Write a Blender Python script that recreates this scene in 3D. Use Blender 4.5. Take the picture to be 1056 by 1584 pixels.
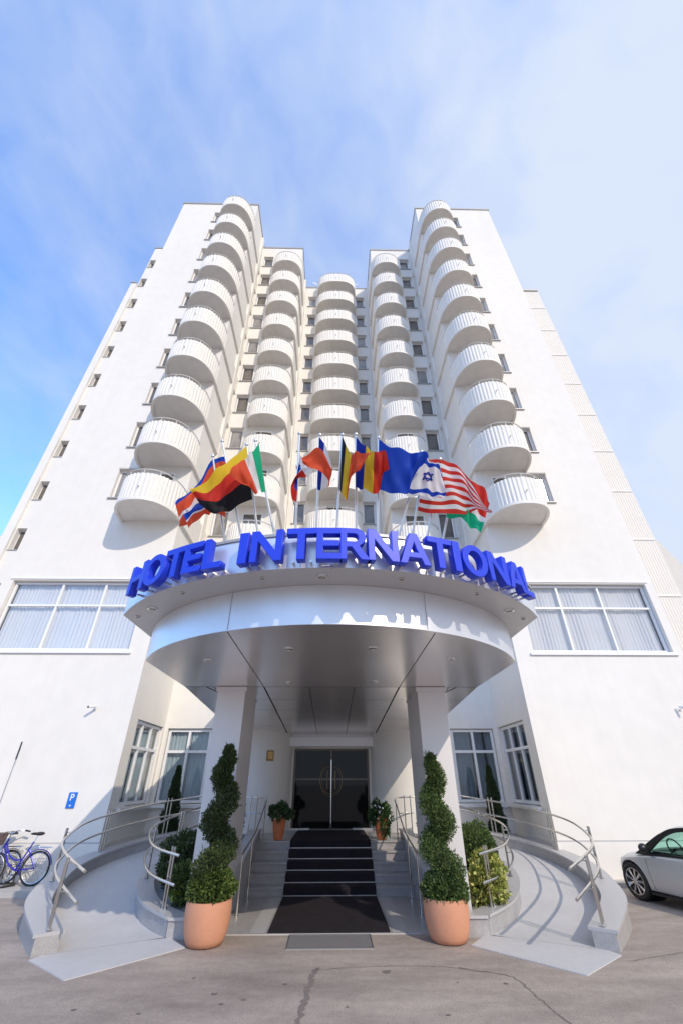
import bpy, bmesh, math, random
from mathutils import Vector, Matrix, Quaternion
R=math.radians
for o in list(bpy.data.objects): bpy.data.objects.remove(o)
scene=bpy.context.scene; C=scene.collection
SC=1.12   # the scene is laid out in units of 1.12 m and brought to metres at the end

# ------------------------------------------------------------ camera
cam_d=bpy.data.cameras.new('camera'); cam=bpy.data.objects.new('camera',cam_d); C.objects.link(cam)
cam_d.sensor_fit='HORIZONTAL'; cam_d.sensor_width=36; cam_d.lens=642/1056*36; cam_d.clip_end=3000; cam_d.clip_start=.05
yaw,pit,roll=R(1.16),R(33.13),R(-.09)
r0=Vector((math.cos(yaw),-math.sin(yaw),0)); fw=Vector((math.sin(yaw)*math.cos(pit),math.cos(yaw)*math.cos(pit),math.sin(pit))); u0=r0.cross(fw)
rr=math.cos(roll)*r0+math.sin(roll)*u0; uu=-math.sin(roll)*r0+math.cos(roll)*u0
M=Matrix((rr,uu,-fw)).transposed().to_4x4(); M.translation=Vector((.02,0,1.95))
cam.matrix_world=M; scene.camera=cam

# ------------------------------------------------------------ sky, sun, exposure
SUN=Vector((.6,-1,.75)).normalized()
world=bpy.data.worlds.new("World"); scene.world=world; world.use_nodes=True
wn=world.node_tree.nodes; wl=world.node_tree.links; wn.clear()
wo=wn.new('ShaderNodeOutputWorld'); bg=wn.new('ShaderNodeBackground'); sky=wn.new('ShaderNodeTexSky')
sky.sky_type='NISHITA'; sky.sun_disc=False; sky.sun_elevation=math.asin(SUN.z); sky.sun_rotation=math.atan2(SUN.x,SUN.y)
sky.air_density=1.0; sky.dust_density=0.6; sky.ozone_density=2.0
tc=wn.new('ShaderNodeTexCoord')
def wnode(t,**k):
    n=wn.new(t)
    for a,b in k.items(): setattr(n,a,b)
    return n
mp=wnode('ShaderNodeMapping'); mp.inputs['Scale'].default_value=(1.0,1.0,1.0); mp.inputs['Rotation'].default_value=(R(20),R(35),R(15))
wl.new(tc.outputs['Generated'],mp.inputs[0])
st=wnode('ShaderNodeMapping'); st.inputs['Scale'].default_value=(1.5,1.0,0.8); wl.new(mp.outputs[0],st.inputs[0])
n1=wnode('ShaderNodeTexNoise'); n1.inputs['Scale'].default_value=1.5; n1.inputs['Detail'].default_value=7; n1.inputs['Roughness'].default_value=.55; n1.inputs['Distortion'].default_value=.35
wl.new(st.outputs[0],n1.inputs['Vector'])
n2=wnode('ShaderNodeTexNoise'); n2.inputs['Scale'].default_value=9; n2.inputs['Detail'].default_value=5; n2.inputs['Distortion'].default_value=.4
wl.new(st.outputs[0],n2.inputs['Vector'])
sx=wnode('ShaderNodeSeparateXYZ'); wl.new(tc.outputs['Generated'],sx.inputs[0])
def wmath(op,a,b,clamp=False):
    n=wn.new('ShaderNodeMath'); n.operation=op; n.use_clamp=clamp
    for i,v in enumerate((a,b)):
        if isinstance(v,(int,float)): n.inputs[i].default_value=v
        else: wl.new(v,n.inputs[i])
    return n.outputs[0]
rmp=wnode('ShaderNodeMapRange'); rmp.inputs['From Min'].default_value=.36; rmp.inputs['From Max'].default_value=.72; wl.new(n1.outputs['Fac'],rmp.inputs[0])
fine=wmath('MULTIPLY',wmath('SUBTRACT',n2.outputs['Fac'],.5),.55)
lat=wmath('MULTIPLY',sx.outputs['X'],.62)     # a veil of cirrus that thickens toward the east
veil=wmath('ADD',wmath('ADD',wmath('MULTIPLY',rmp.outputs[0],.34),fine),wmath('ADD',lat,.47),True)
CLOUD=(3.2,3.6,4.35,1)
hz=wmath('POWER',wmath('SUBTRACT',1.0,wmath('ABSOLUTE',sx.outputs['Z'],0),True),5.0)
veil=wmath('ADD',veil,wmath('MULTIPLY',hz,.8),True)
mix=wnode('ShaderNodeMix'); mix.data_type='RGBA'; wl.new(veil,mix.inputs[0])
tint=wnode('ShaderNodeMix'); tint.data_type='RGBA'; tint.blend_type='MULTIPLY'; tint.inputs[0].default_value=1; tint.inputs[7].default_value=(1,1,1,1)
tint.inputs[7].default_value=(1.1,1.58,2.15,1); wl.new(sky.outputs[0],tint.inputs[6]); wl.new(tint.outputs[2],mix.inputs[6]); mix.inputs[7].default_value=CLOUD
wl.new(mix.outputs[2],bg.inputs[0]); bg.inputs[1].default_value=.15; wl.new(bg.outputs[0],wo.inputs[0])
sl=bpy.data.lights.new('sun','SUN'); sl.energy=1.85; sl.angle=R(.5); sl.color=(1,.885,.73)
so=bpy.data.objects.new('sun',sl); C.objects.link(so); so.rotation_euler=SUN.to_track_quat('Z','Y').to_euler(); so.location=(20,-30,30)
scene.view_settings.view_transform='Standard'; scene.view_settings.look='None'; scene.view_settings.gamma=1; scene.view_settings.use_curve_mapping=False
scene.view_settings.exposure=.58
scene.render.engine='CYCLES'; scene.cycles.max_bounces=8; scene.cycles.transparent_max_bounces=12

# ------------------------------------------------------------ materials
def mat(name,col,rough=.6,metal=0,spec=.5,**k):
    m=bpy.data.materials.new(name); m.use_nodes=True; nt=m.node_tree; b=nt.nodes['Principled BSDF']
    b.inputs['Base Color'].default_value=(*col,1); b.inputs['Roughness'].default_value=rough; b.inputs['Metallic'].default_value=metal
    b.inputs['Specular IOR Level'].default_value=spec
    v1=k.get('noise')
    tcn=nt.nodes.new('ShaderNodeTexCoord')
    if v1:   # list of (scale, amount, stretch)
        cur=None
        base=nt.nodes.new('ShaderNodeRGB'); base.outputs[0].default_value=(*col,1); cur=base.outputs[0]
        for sc,am,strc in v1:
            mpn=nt.nodes.new('ShaderNodeMapping'); mpn.inputs['Scale'].default_value=strc; nt.links.new(tcn.outputs['Object'],mpn.inputs[0])
            nz=nt.nodes.new('ShaderNodeTexNoise'); nz.inputs['Scale'].default_value=sc; nz.inputs['Detail'].default_value=6; nt.links.new(mpn.outputs[0],nz.inputs['Vector'])
            mr=nt.nodes.new('ShaderNodeMapRange'); mr.inputs['From Min'].default_value=.3; mr.inputs['From Max'].default_value=.7
            mr.inputs['To Min'].default_value=1-am; mr.inputs['To Max'].default_value=1+am; nt.links.new(nz.outputs['Fac'],mr.inputs[0])
            mm=nt.nodes.new('ShaderNodeVectorMath'); mm.operation='SCALE'; nt.links.new(cur,mm.inputs[0]); nt.links.new(mr.outputs[0],mm.inputs['Scale']); cur=mm.outputs[0]
        nt.links.new(cur,b.inputs['Base Color'])
    if k.get('bump'):
        sc,stg,dist=k['bump']
        nz=nt.nodes.new('ShaderNodeTexNoise'); nz.inputs['Scale'].default_value=sc; nz.inputs['Detail'].default_value=5; nt.links.new(tcn.outputs['Object'],nz.inputs['Vector'])
        bp=nt.nodes.new('ShaderNodeBump'); bp.inputs['Strength'].default_value=stg; bp.inputs['Distance'].default_value=dist
        nt.links.new(nz.outputs['Fac'],bp.inputs['Height']); nt.links.new(bp.outputs[0],b.inputs['Normal'])
    if k.get('island'):   # leaf colours vary from leaf to leaf
        c2,c3=k['island']
        ge=nt.nodes.new('ShaderNodeNewGeometry'); cr=nt.nodes.new('ShaderNodeValToRGB'); el=cr.color_ramp.elements
        el[0].color=(*col,1); el[1].color=(*c3,1); e=el.new(.55); e.color=(*c2,1)
        nt.links.new(ge.outputs['Random Per Island'],cr.inputs[0]); nt.links.new(cr.outputs[0],b.inputs['Base Color'])
    if k.get('emit'): b.inputs['Emission Color'].default_value=(*k['emit'][0],1); b.inputs['Emission Strength'].default_value=k['emit'][1]
    return m
def glass(name,tint,refl_rough=.02,trans=.6):
    m=bpy.data.materials.new(name); m.use_nodes=True; nt=m.node_tree; nt.nodes.clear()
    o=nt.nodes.new('ShaderNodeOutputMaterial'); mx=nt.nodes.new('ShaderNodeMixShader'); t=nt.nodes.new('ShaderNodeBsdfTransparent'); g=nt.nodes.new('ShaderNodeBsdfGlossy')
    t.inputs[0].default_value=(*tint,1); g.inputs['Roughness'].default_value=refl_rough
    lw=nt.nodes.new('ShaderNodeLayerWeight'); lw.inputs[0].default_value=.5
    fr=nt.nodes.new('ShaderNodeMath'); fr.operation='POWER'; fr.inputs[1].default_value=3.5; nt.links.new(lw.outputs['Facing'],fr.inputs[0])
    ma=nt.nodes.new('ShaderNodeMath'); ma.operation='MULTIPLY_ADD'; ma.inputs[1].default_value=1.0; ma.inputs[2].default_value=trans; ma.use_clamp=True
    nt.links.new(fr.outputs[0],ma.inputs[0]); nt.links.new(ma.outputs[0],mx.inputs[0]); nt.links.new(t.outputs[0],mx.inputs[1]); nt.links.new(g.outputs[0],mx.inputs[2]); nt.links.new(mx.outputs[0],o.inputs[0])
    return m
m_plaster=mat('white_plaster',(.80,.765,.71),.85,noise=[(.35,.03,(1,1,.35)),(2.2,.022,(1,1,1)),(1.6,.013,(4,4,.12))],bump=(60,.25,.01))
m_balc=mat('balcony_paint',(.80,.765,.705),.6,noise=[(3,.03,(1,1,1)),(7,.04,(4,4,.3))],bump=(25,.15,.01))
m_under=mat('balcony_slab',(.78,.745,.69),.8,noise=[(2.5,.05,(1,1,1))])
m_cope=mat('metal_coping',(.42,.41,.40),.5,.3)
m_frame=mat('white_window_frame',(.83,.83,.84),.35)
m_pane=mat('dark_window_pane',(.13,.115,.10),.06,0,.9,noise=[(1.1,.5,(1,1,1))])
m_pane2=mat('curtained_pane',(.30,.285,.275),.10,0,.7,noise=[(5,.25,(4,4,.3)),(.4,.5,(1,1,1))])
m_curt=mat('sheer_curtain',(.70,.70,.71),.9,noise=[(2.0,.05,(6,6,.4))])
m_curt2=mat('grey_drape',(.42,.47,.50),.9,noise=[(2.0,.12,(6,6,.4))])
m_glass=glass('clear_glass',(.95,.96,.97),.02,.16)
m_glass_l=glass('recess_glass_lit',(.85,.90,.92),.02,.05)  # lit-side copy: the paleness of sunlit curtains is put into its tint
m_glass_d=glass('recess_glass',(.55,.60,.64),.02,.08)
m_room=mat('dim_room',(.10,.095,.09),.9)
m_door=mat('door_glass',(.008,.009,.009),.03,0,.24)
m_alu=mat('brushed_aluminium_cladding',(.78,.78,.80),.38,.6,noise=[(.9,.04,(1,1,1)),(1.3,.03,(1,1,1))])
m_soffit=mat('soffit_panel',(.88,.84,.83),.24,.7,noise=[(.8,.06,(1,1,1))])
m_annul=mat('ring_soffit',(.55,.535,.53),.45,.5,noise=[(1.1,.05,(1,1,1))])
m_seam=mat('dark_seam',(.03,.03,.03),.8)
m_pillar=mat('pillar_cladding',(.72,.69,.68),.42,.25,noise=[(1.4,.03,(1,1,.4))])
m_blue=mat('blue_letter_face',(.006,.04,.66),.55,0,.4)
m_blue.node_tree.nodes['Principled BSDF'].inputs['Coat Weight'].default_value=.35; m_blue.node_tree.nodes['Principled BSDF'].inputs['Coat Roughness'].default_value=.38
m_steel=mat('polished_steel',(.62,.60,.57),.2,1)
m_pole=mat('flagpole_steel',(.70,.70,.70),.3,.8)
m_granite=mat('grey_granite',(.38,.365,.36),.32,0,.5,noise=[(90,.22,(1,1,1)),(3,.10,(1,1,1)),(14,.07,(1,1,1))])
m_granite_d=mat('dark_granite',(.36,.335,.33),.4,0,.5,noise=[(90,.25,(1,1,1)),(3,.10,(1,1,1))])
m_ramp=mat('ramp_concrete',(.54,.53,.53),.75,noise=[(1.2,.05,(1,1,1)),(8,.03,(1,1,1)),(120,.05,(1,1,1))],bump=(150,.2,.004))
m_carpet=mat('black_carpet',(.022,.018,.022),.95,0,.2,noise=[(220,.4,(1,1,1)),(4,.15,(1,1,1))],bump=(260,.6,.006))
m_strip=mat('metal_nosing',(.70,.69,.68),.3,.9)
m_terra=mat('terracotta',(.62,.29,.17),.7,noise=[(3,.05,(1,1,1)),(14,.03,(1,1,2))])
m_terra2=mat('orange_terracotta',(.58,.17,.06),.6,noise=[(4,.07,(1,1,1))])
m_soil=mat('soil',(.06,.045,.035),1,noise=[(30,.3,(1,1,1))])
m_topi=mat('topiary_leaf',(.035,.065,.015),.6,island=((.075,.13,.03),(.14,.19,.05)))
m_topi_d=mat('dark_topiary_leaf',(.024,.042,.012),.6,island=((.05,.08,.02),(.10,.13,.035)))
m_box=mat('boxwood_leaf',(.03,.06,.01),.55,island=((.07,.115,.02),(.15,.19,.04)))
m_yel=mat('variegated_leaf',(.14,.19,.03),.55,island=((.36,.38,.08),(.58,.54,.18)))
m_cyp=mat('cypress_leaf',(.016,.032,.012),.65,island=((.03,.055,.018),(.05,.075,.02)))
m_flow=mat('flower_leaf',(.02,.05,.012),.6,island=((.04,.09,.02),(.06,.12,.03)))
m_petal=mat('white_petal',(.8,.78,.78),.6)
m_wood=mat('stem_bark',(.22,.15,.10),.9,noise=[(12,.2,(1,1,.3))])
m_black=mat('black_rubber',(.02,.02,.02),.6)
m_blackp=mat('black_plastic',(.03,.03,.032),.4)
m_gold=mat('gold_leaf',(.72,.50,.18),.3,1)
m_tan=mat('brass_plaque_metal',(.30,.17,.07),.4,.5)
m_white=mat('white_paint',(.8,.8,.8),.4)
# ------------------------------------------------------------ helpers
class MB:
    def __init__(s): s.v=[]; s.f=[]; s.mi=[]; s.cur=0
    def add(s,vs,fs,mi=None):
        n=len(s.v); s.v+= [tuple(v) for v in vs]; s.f+=[tuple(i+n for i in f) for f in fs]; s.mi+=[s.cur if mi is None else mi]*len(fs); return s
    def box(s,x0,x1,y0,y1,z0,z1):
        x0,x1=min(x0,x1),max(x0,x1); y0,y1=min(y0,y1),max(y0,y1); z0,z1=min(z0,z1),max(z0,z1)
        return s.add([(x0,y0,z0),(x1,y0,z0),(x1,y1,z0),(x0,y1,z0),(x0,y0,z1),(x1,y0,z1),(x1,y1,z1),(x0,y1,z1)],
            [(0,3,2,1),(4,5,6,7),(0,1,5,4),(1,2,6,5),(2,3,7,6),(3,0,4,7)])
    def quad(s,a,b,c,d): return s.add([a,b,c,d],[(0,1,2,3)])
    def tube(s,pts,r,n=8,cap=True,r2=None):
        pts=[Vector(p) for p in pts]; rings=[]; N=len(pts); ref=None
        for i,p in enumerate(pts):
            t=(pts[min(i+1,N-1)]-pts[max(i-1,0)]).normalized()
            if ref is None: ref=Vector((0,0,1)) if abs(t.z)<.9 else Vector((1,0,0))
            a=t.cross(ref).normalized() if t.cross(ref).length>1e-4 else t.orthogonal().normalized(); b=a.cross(t).normalized(); ref=b
            rad=r if r2 is None else r+(r2-r)*i/(N-1)
            rings.append([p+rad*(a*math.cos(q*2*math.pi/n)+b*math.sin(q*2*math.pi/n)) for q in range(n)])
        vs=[v for g in rings for v in g]; fs=[]
        for i in range(N-1):
            for q in range(n):
                fs.append((i*n+q,i*n+(q+1)%n,(i+1)*n+(q+1)%n,(i+1)*n+q))
        if cap: fs.append(tuple(range(n))[::-1]); fs.append(tuple((N-1)*n+q for q in range(n)))
        return s.add(vs,fs)
    def lathe(s,prof,cx=0,cy=0,n=32,capb=True,capt=False):
        vs=[];fs=[]
        for r,z in prof:
            for q in range(n):
                a=q*2*math.pi/n; vs.append((cx+r*math.cos(a),cy+r*math.sin(a),z))
        for i in range(len(prof)-1):
            for q in range(n): fs.append((i*n+q,i*n+(q+1)%n,(i+1)*n+(q+1)%n,(i+1)*n+q))
        if capb: fs.append(tuple(range(n))[::-1])
        if capt: fs.append(tuple((len(prof)-1)*n+q for q in range(n)))
        return s.add(vs,fs)
    def prism(s,poly,z0,z1):   # poly counter-clockwise seen from above; z may be a list per vertex
        n=len(poly); Z0=z0 if isinstance(z0,(list,tuple)) else [z0]*n; Z1=z1 if isinstance(z1,(list,tuple)) else [z1]*n
        vs=[(p[0],p[1],Z0[i]) for i,p in enumerate(poly)]+[(p[0],p[1],Z1[i]) for i,p in enumerate(poly)]
        return s.add(vs,[tuple(range(n))[::-1],tuple(range(n,2*n))]+[(i,(i+1)%n,n+(i+1)%n,n+i) for i in range(n)])
    def grid(s,rows):
        m=len(rows[0]); vs=[p for r in rows for p in r]
        return s.add(vs,[(i*m+j,i*m+j+1,(i+1)*m+j+1,(i+1)*m+j) for i in range(len(rows)-1) for j in range(m-1)])
    def torus(s,c,R1,r,axis='y',n=36,k=8,a0=0,a1=2*math.pi):
        pts=[]; full=abs(a1-a0-2*math.pi)<1e-3
        for i in range(n+(0 if full else 1)):
            a=a0+(a1-a0)*i/n; cs,sn=math.cos(a)*R1,math.sin(a)*R1
            pts.append(Vector(c)+Vector({'y':(cs,0,sn),'z':(cs,sn,0),'x':(0,cs,sn)}[axis]))
        if full: pts.append(pts[0].copy())
        return s.tube(pts,r,k,cap=not full)
    def sphere(s,c,rx,ry,rz,n=16,m=10):
        vs=[];fs=[]
        for i in range(m+1):
            t=math.pi*i/m
            for q in range(n):
                a=q*2*math.pi/n; vs.append((c[0]+rx*math.sin(t)*math.cos(a),c[1]+ry*math.sin(t)*math.sin(a),c[2]+rz*math.cos(t)))
        for i in range(m):
            for q in range(n): fs.append((i*n+q,(i+1)*n+q,(i+1)*n+(q+1)%n,i*n+(q+1)%n))
        return s.add(vs,fs)
    def mesh(s,name,mats,smooth=None,recalc=True):
        me=bpy.data.meshes.new(name); me.from_pydata(s.v,[],s.f)
        for m in (mats if isinstance(mats,(list,tuple)) else [mats]): me.materials.append(m)
        if len(me.materials)>1: me.polygons.foreach_set('material_index',s.mi)
        if recalc:
            bm=bmesh.new(); bm.from_mesh(me); bmesh.ops.recalc_face_normals(bm,faces=bm.faces); bm.to_mesh(me); bm.free()
        if smooth is not None:
            me.polygons.foreach_set('use_smooth',[True]*len(me.polygons)); me.set_sharp_from_angle(angle=R(smooth))
        me.update(); return me
    def build(s,name,mats,parent=None,smooth=None,loc=(0,0,0),recalc=True):
        o=bpy.data.objects.new(name,s.mesh(name,mats,smooth,recalc)); C.objects.link(o); o.location=loc
        if parent: o.parent=parent
        return o
def tag(o,label,cat,group=None,kind=None):
    if label: o['label']=label
    if cat: o['category']=cat
    if group: o['group']=group
    if kind: o['kind']=kind
    return o
def thing(name,label,cat,loc=(0,0,0),rz=0,group=None):
    o=bpy.data.objects.new(name,None); C.objects.link(o); o.location=loc; o.rotation_euler=(0,0,rz); o.empty_display_size=.2
    return tag(o,label,cat,group)
def inst(me,name,parent=None,loc=(0,0,0),rz=0,scale=None):
    o=bpy.data.objects.new(name,me); C.objects.link(o); o.location=loc; o.rotation_euler=(0,0,rz)
    if scale: o.scale=scale
    if parent: o.parent=parent
    return o
def copy_tree(o,parent=None):
    c=o.copy(); C.objects.link(c)
    if parent: c.parent=parent
    for ch in list(o.children): copy_tree(ch,c)
    return c
def catmull(P,n=8):
    P=[Vector(p) for p in P]; out=[]
    for i in range(len(P)-1):
        p0=P[max(i-1,0)];p1=P[i];p2=P[i+1];p3=P[min(i+2,len(P)-1)]
        for k in range(n):
            t=k/n; out.append(.5*((2*p1)+(-p0+p2)*t+(2*p0-5*p1+4*p2-p3)*t*t+(-p0+3*p1-3*p2+p3)*t**3))
    out.append(P[-1]); return out
def wall(mb,o,u,w,z0,z1,holes,depth=.2,n=None):
    """rectangular wall from point o along unit vector u, outward normal n; holes (a0,a1,b0,b1) get reveals"""
    u=Vector(u); o=Vector(o); n=Vector(n)
    xs=sorted({0,w}|{h[0] for h in holes}|{h[1] for h in holes}); zs=sorted({z0,z1}|{h[2] for h in holes}|{h[3] for h in holes})
    P=lambda a,b,d=0: o+u*a+Vector((0,0,b-o.z))-n*d
    for j in range(len(zs)-1):
        b=(zs[j]+zs[j+1])/2; run=None
        for i in range(len(xs)-1):
            a=(xs[i]+xs[i+1])/2
            inh=any(h[0]<a<h[1] and h[2]<b<h[3] for h in holes)
            if inh: continue
            mb.quad(P(xs[i],zs[j]),P(xs[i+1],zs[j]),P(xs[i+1],zs[j+1]),P(xs[i],zs[j+1]))
    for a0,a1,b0,b1 in holes:
        mb.quad(P(a0,b0),P(a1,b0),P(a1,b0,depth),P(a0,b0,depth)); mb.quad(P(a0,b1),P(a1,b1),P(a1,b1,depth),P(a0,b1,depth))
        mb.quad(P(a0,b0),P(a0,b1),P(a0,b1,depth),P(a0,b0,depth)); mb.quad(P(a1,b0),P(a1,b1),P(a1,b1,depth),P(a1,b0,depth))

# ------------------------------------------------------------ ground
mg=mat('asphalt',(.37,.31,.265),.9,noise=[(.45,.20,(.7,2.4,1)),(1.5,.12,(1,2.6,1)),(110,.26,(1,1,1)),(38,.14,(1,1,1)),(9,.08,(1,1,1))],bump=(120,.7,.01))
mb=MB()
for i in range(24):
    pass
mb.quad((-400,-400,0),(400,-400,0),(400,400,0),(-400,400,0))
tag(mb.build('ground',mg),'brownish grey asphalt forecourt','ground',kind='structure')
rnd=random.Random(3)
m_crack=mat('bitumen_crack',(.21,.175,.155),.95); m_patch=mat('tar_spot',(.20,.17,.15),.9)
def crackstrip(mb,pts,w,z=.004):
    P=catmull([(x,y,0) for x,y in pts],9); L=[];Rr=[]
    for i,p in enumerate(P):
        t=(P[min(i+1,len(P)-1)]-P[max(i-1,0)]).normalized(); nn=Vector((-t.y,t.x,0)); ww=w*rnd.uniform(.35,1.3); off=nn*rnd.uniform(-.02,.02)
        L.append((p.x+nn.x*ww+off.x,p.y+nn.y*ww+off.y,z)); Rr.append((p.x-nn.x*ww+off.x,p.y-nn.y*ww+off.y,z))
    mb.grid([L,Rr])
mb=MB()
crackstrip(mb,[(-.12,7.5),(-.18,7.31),(-.22,6.9),(-.25,6.55),(-.29,6.07),(-.36,5.4),(-.4,4.6)],.03)
crackstrip(mb,[(-.2,7.42),(.3,7.5),(.92,7.54),(1.4,7.5),(1.71,7.41)],.005)
crackstrip(mb,[(1.62,7.45),(1.85,7.34),(2.18,7.15),(2.26,6.7),(2.29,6.34),(2.33,6.01),(2.45,5.3),(2.5,4.4)],.008)
crackstrip(mb,[(3.9,7.62),(4.2,7.73),(4.81,7.92),(5.6,8.05),(6.8,8.4)],.006)
tag(mb.build('asphalt_crack',m_crack),'thin dark cracks running through the asphalt','crack',kind='structure')
mb=MB()
for x,y,r in [(-1.25,6.75,.032),(-1.12,6.5,.02),(-.9,6.6,.022),(-1.9,6.3,.02),(.72,7.35,.05),(2.05,6.95,.025),(-.5,7.0,.02),(1.2,6.2,.02),(.2,6.4,.015),(-2.6,6.4,.025),(1.5,7.0,.015),(-1.6,7.2,.02)]:
    vs=[(x+r*rnd.uniform(.6,1.25)*math.cos(a)*1.3,y+r*rnd.uniform(.6,1.2)*math.sin(a),.005) for a in [q*2*math.pi/11 for q in range(11)]]
    mb.add(vs,[tuple(range(11))])
tag(mb.build('oil_stain',m_patch),'small dark oil spots on the asphalt','stain',kind='structure')
# raised pavements along the facade
m_pave=mat('pale_pavement',(.52,.48,.43),.9,noise=[(1.5,.07,(1,1,1)),(60,.08,(1,1,1))],bump=(120,.3,.004))
m_kerb=mat('kerb_stone',(.44,.42,.40),.85,noise=[(5,.08,(1,1,1))])
mb=MB(); mb.box(-30,-5.0,11.55,12.449,-.2,.08)
tag(mb.build('pavement_left',m_pave),'pale pavement under the bicycles','pavement',kind='structure')
mb=MB(); mb.box(-30,-5.0,11.43,11.547,-.2,.10); tag(mb.build('kerb_left',m_kerb),'grey kerb in front of the bicycles','kerb',kind='structure')
mb=MB(); mb.box(5.85,30,12.05,12.449,-.2,.08); tag(mb.build('pavement_right',m_pave),'narrow pale pavement behind the parked car','pavement',kind='structure')

# ------------------------------------------------------------ hotel
hotel=thing('hotel_building','tall white stepped hotel tower with columns of round balconies','hotel',(0,15,0))
HO=Vector((0,15,0))
def part(mb,name,mats,parent=hotel,smooth=None,**k):
    mb.v=[(v[0],v[1]-15,v[2]) for v in mb.v] ; return mb.build(name,mats,parent,smooth,**k)
FP=2.44; TOP=35.2; YF=12.47; XI=5.4; XO=10.45; Y2=15.2; X2=2.5; Y3=18.1; YW=15.0
wall_mb=MB()
win_spots=[]   # (x0,x1,z0,z1,Y,kind)
for s in (-1,1):
    # front of the outer tower
    holes=[(5.95-XI,10.18-XI,5.2,7.38)]
    for k in range(10):
        z=10.6+FP*k; holes.append((7.3-XI,8.13-XI,z,z+1.34))
        win_spots.append((s,7.3,8.13,z,z+1.34,YF))
    wall(wall_mb,(s*XI,YF,0),(s,0,0),XO-XI,0,TOP,holes,.2,(0,-1,0))
    # inner side wall
    wall(wall_mb,(s*XI,YF,0),(0,1,0),Y2-YF,0,TOP,[(.53,2.6,1.43,3.45)],.14,(-s,0,0))
    # second tier
    holes=[(3.86-X2,5.28-X2,1.42,3.43)]
    for k in range(-1,10):
        z=10.6+FP*k; holes.append((4.55-X2,5.2-X2,z,z+1.34)); win_spots.append((s,4.55,5.2,z,z+1.34,Y2))
    wall(wall_mb,(s*X2,Y2,0),(s,0,0),XI-X2,0,TOP,holes,.2,(0,-1,0))
    wall(wall_mb,(s*X2,Y2,4.6),(0,1,0),Y3-Y2,4.6,TOP,[],.2,(-s,0,0))
    # outer side, wing
    wall(wall_mb,(s*XO,YF,0),(0,1,0),YW-YF,0,TOP,[],.2,(s,0,0))
    wall(wall_mb,(s*XO,26,0),(0,-1,0),26-YW,29,TOP,[],.2,(s,0,0))
    # roofs of the tower tiers
    wall_mb.quad((s*XI,YF,TOP),(s*XO,YF,TOP),(s*XO,26,TOP),(s*XI,26,TOP))
    wall_mb.quad((s*X2,Y2,TOP),(s*XI,Y2,TOP),(s*XI,26,TOP),(s*X2,26,TOP))
holes=[]
for k in range(-1,10):
    z=10.6+FP*k
    for a in (-1,1):
        x0,x1=sorted((a*1.52,a*2.15)); holes.append((x0+X2,x1+X2,z,z+1.34)); win_spots.append((a,1.52,2.15,z,z+1.34,Y3))
wall(wall_mb,(-X2,Y3,4.6),(1,0,0),2*X2,4.6,TOP,holes,.2,(0,-1,0))
wall_mb.quad((-X2,Y3,TOP),(X2,Y3,TOP),(X2,26,TOP),(-X2,26,TOP))
wall_mb.quad((-X2,Y2,4.6),(X2,Y2,4.6),(X2,Y3,4.6),(-X2,Y3,4.6))
wall(wall_mb,(-X2,Y2,0),(1,0,0),2*X2,0,4.6,[(X2-1.17,X2+1.17,.8,2.86)],.12,(0,-1,0))
wall_mb.box(-XO,XO,25.99,26.1,0,TOP)
part(wall_mb,'tower_wall',m_plaster,recalc=False)
# wings: smooth on the left with a column of small windows, ribbed panels on the right
XL,XM=13.45,12.62
m_panel=mat('ribbed_panel',(.77,.735,.68),.7,noise=[(1.2,.02,(1,1,1))])
mb=MB(); notch=[]
lholes=[]
for k in range(11):
    z=31.75-FP*k; lholes.append((12.66-XO,13.04-XO,z,z+1.0))
wall(mb,(-XO,YW,0),(-1,0,0),12.62-XO,0,34.4,[],.3,(0,-1,0))
wall(mb,(-12.62,YW,0),(-1,0,0),XL-.35-12.62,0,34.4,[(.04,.44,z0,z1) for _,_,z0,z1 in lholes],.3,(0,-1,0))
wall(mb,(-XL+.35,YW-.12,0),(-1,0,0),.35,0,29.5,[],.2,(0,-1,0))
mb.box(-XL+.35,-XL+.349,YW-.12,YW,0,29.5)
wall(mb,(-XL+.35,YW,29.5),(0,1,0),11,29.5,34.4,[],.2,(-1,0,0))
wall(mb,(-XL,YW-.12,0),(0,1,0),11,0,29.5,[],.2,(-1,0,0))
mb.quad((-XO,YW,34.4),(-XL+.35,YW,34.4),(-XL+.35,26,34.4),(-XO,26,34.4)); mb.quad((-XL+.35,YW-.12,29.5),(-XL,YW-.12,29.5),(-XL,26,29.5),(-XL+.35,26,29.5))
part(mb,'side_wing',m_plaster,recalc=False)
fm=MB(); fm.box(-.2,.2,0,.03,0,1.0); fm_me=fm.mesh('window',m_frame)
gm=MB(); gm.box(-.17,.17,-.004,.02,.04,.95); gm_me=gm.mesh('pane',m_pane)
ls=MB(); ls.box(-.2,.2,-.03,.0,-.04,-.001); ls_me=ls.mesh('sill',m_cope)
for _,_,z0,z1 in lholes:
    w=inst(fm_me,'window',hotel,(-12.86,YW+.24-15,z0)); inst(gm_me,'pane',w,(0,-.004,0)); inst(ls_me,'sill',w,(0,-.24,0))
mb=MB()
n=60; x=XO; pts=[]
while x<XL-.02:
    pts+= [(x,YW),(x+.05,YW),(x+.065,YW-.014),(x+.095,YW-.014)]; x+=.11
pts.append((XL,YW)); pts+= [(XL,26)]
zs=[0,5.6,8.0,10.5,13,15.4,17.9,20.3,22.8,25.2,27.6,29.6]
for i in range(len(zs)-1):
    a,b=zs[i]+.03,zs[i+1]-.03
    mb.grid([[(p[0],p[1],a) for p in pts],[(p[0],p[1],b) for p in pts]])
mb.quad((XO,YW-.03,29.57),(XL,YW-.03,29.57),(XL,26,29.57),(XO,26,29.57))
part(mb,'ribbed_side_wing',m_panel,recalc=False)
mb=MB(); mb.box(XO,XL-.02,YW+.012,25.9,0,29.5); 
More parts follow.
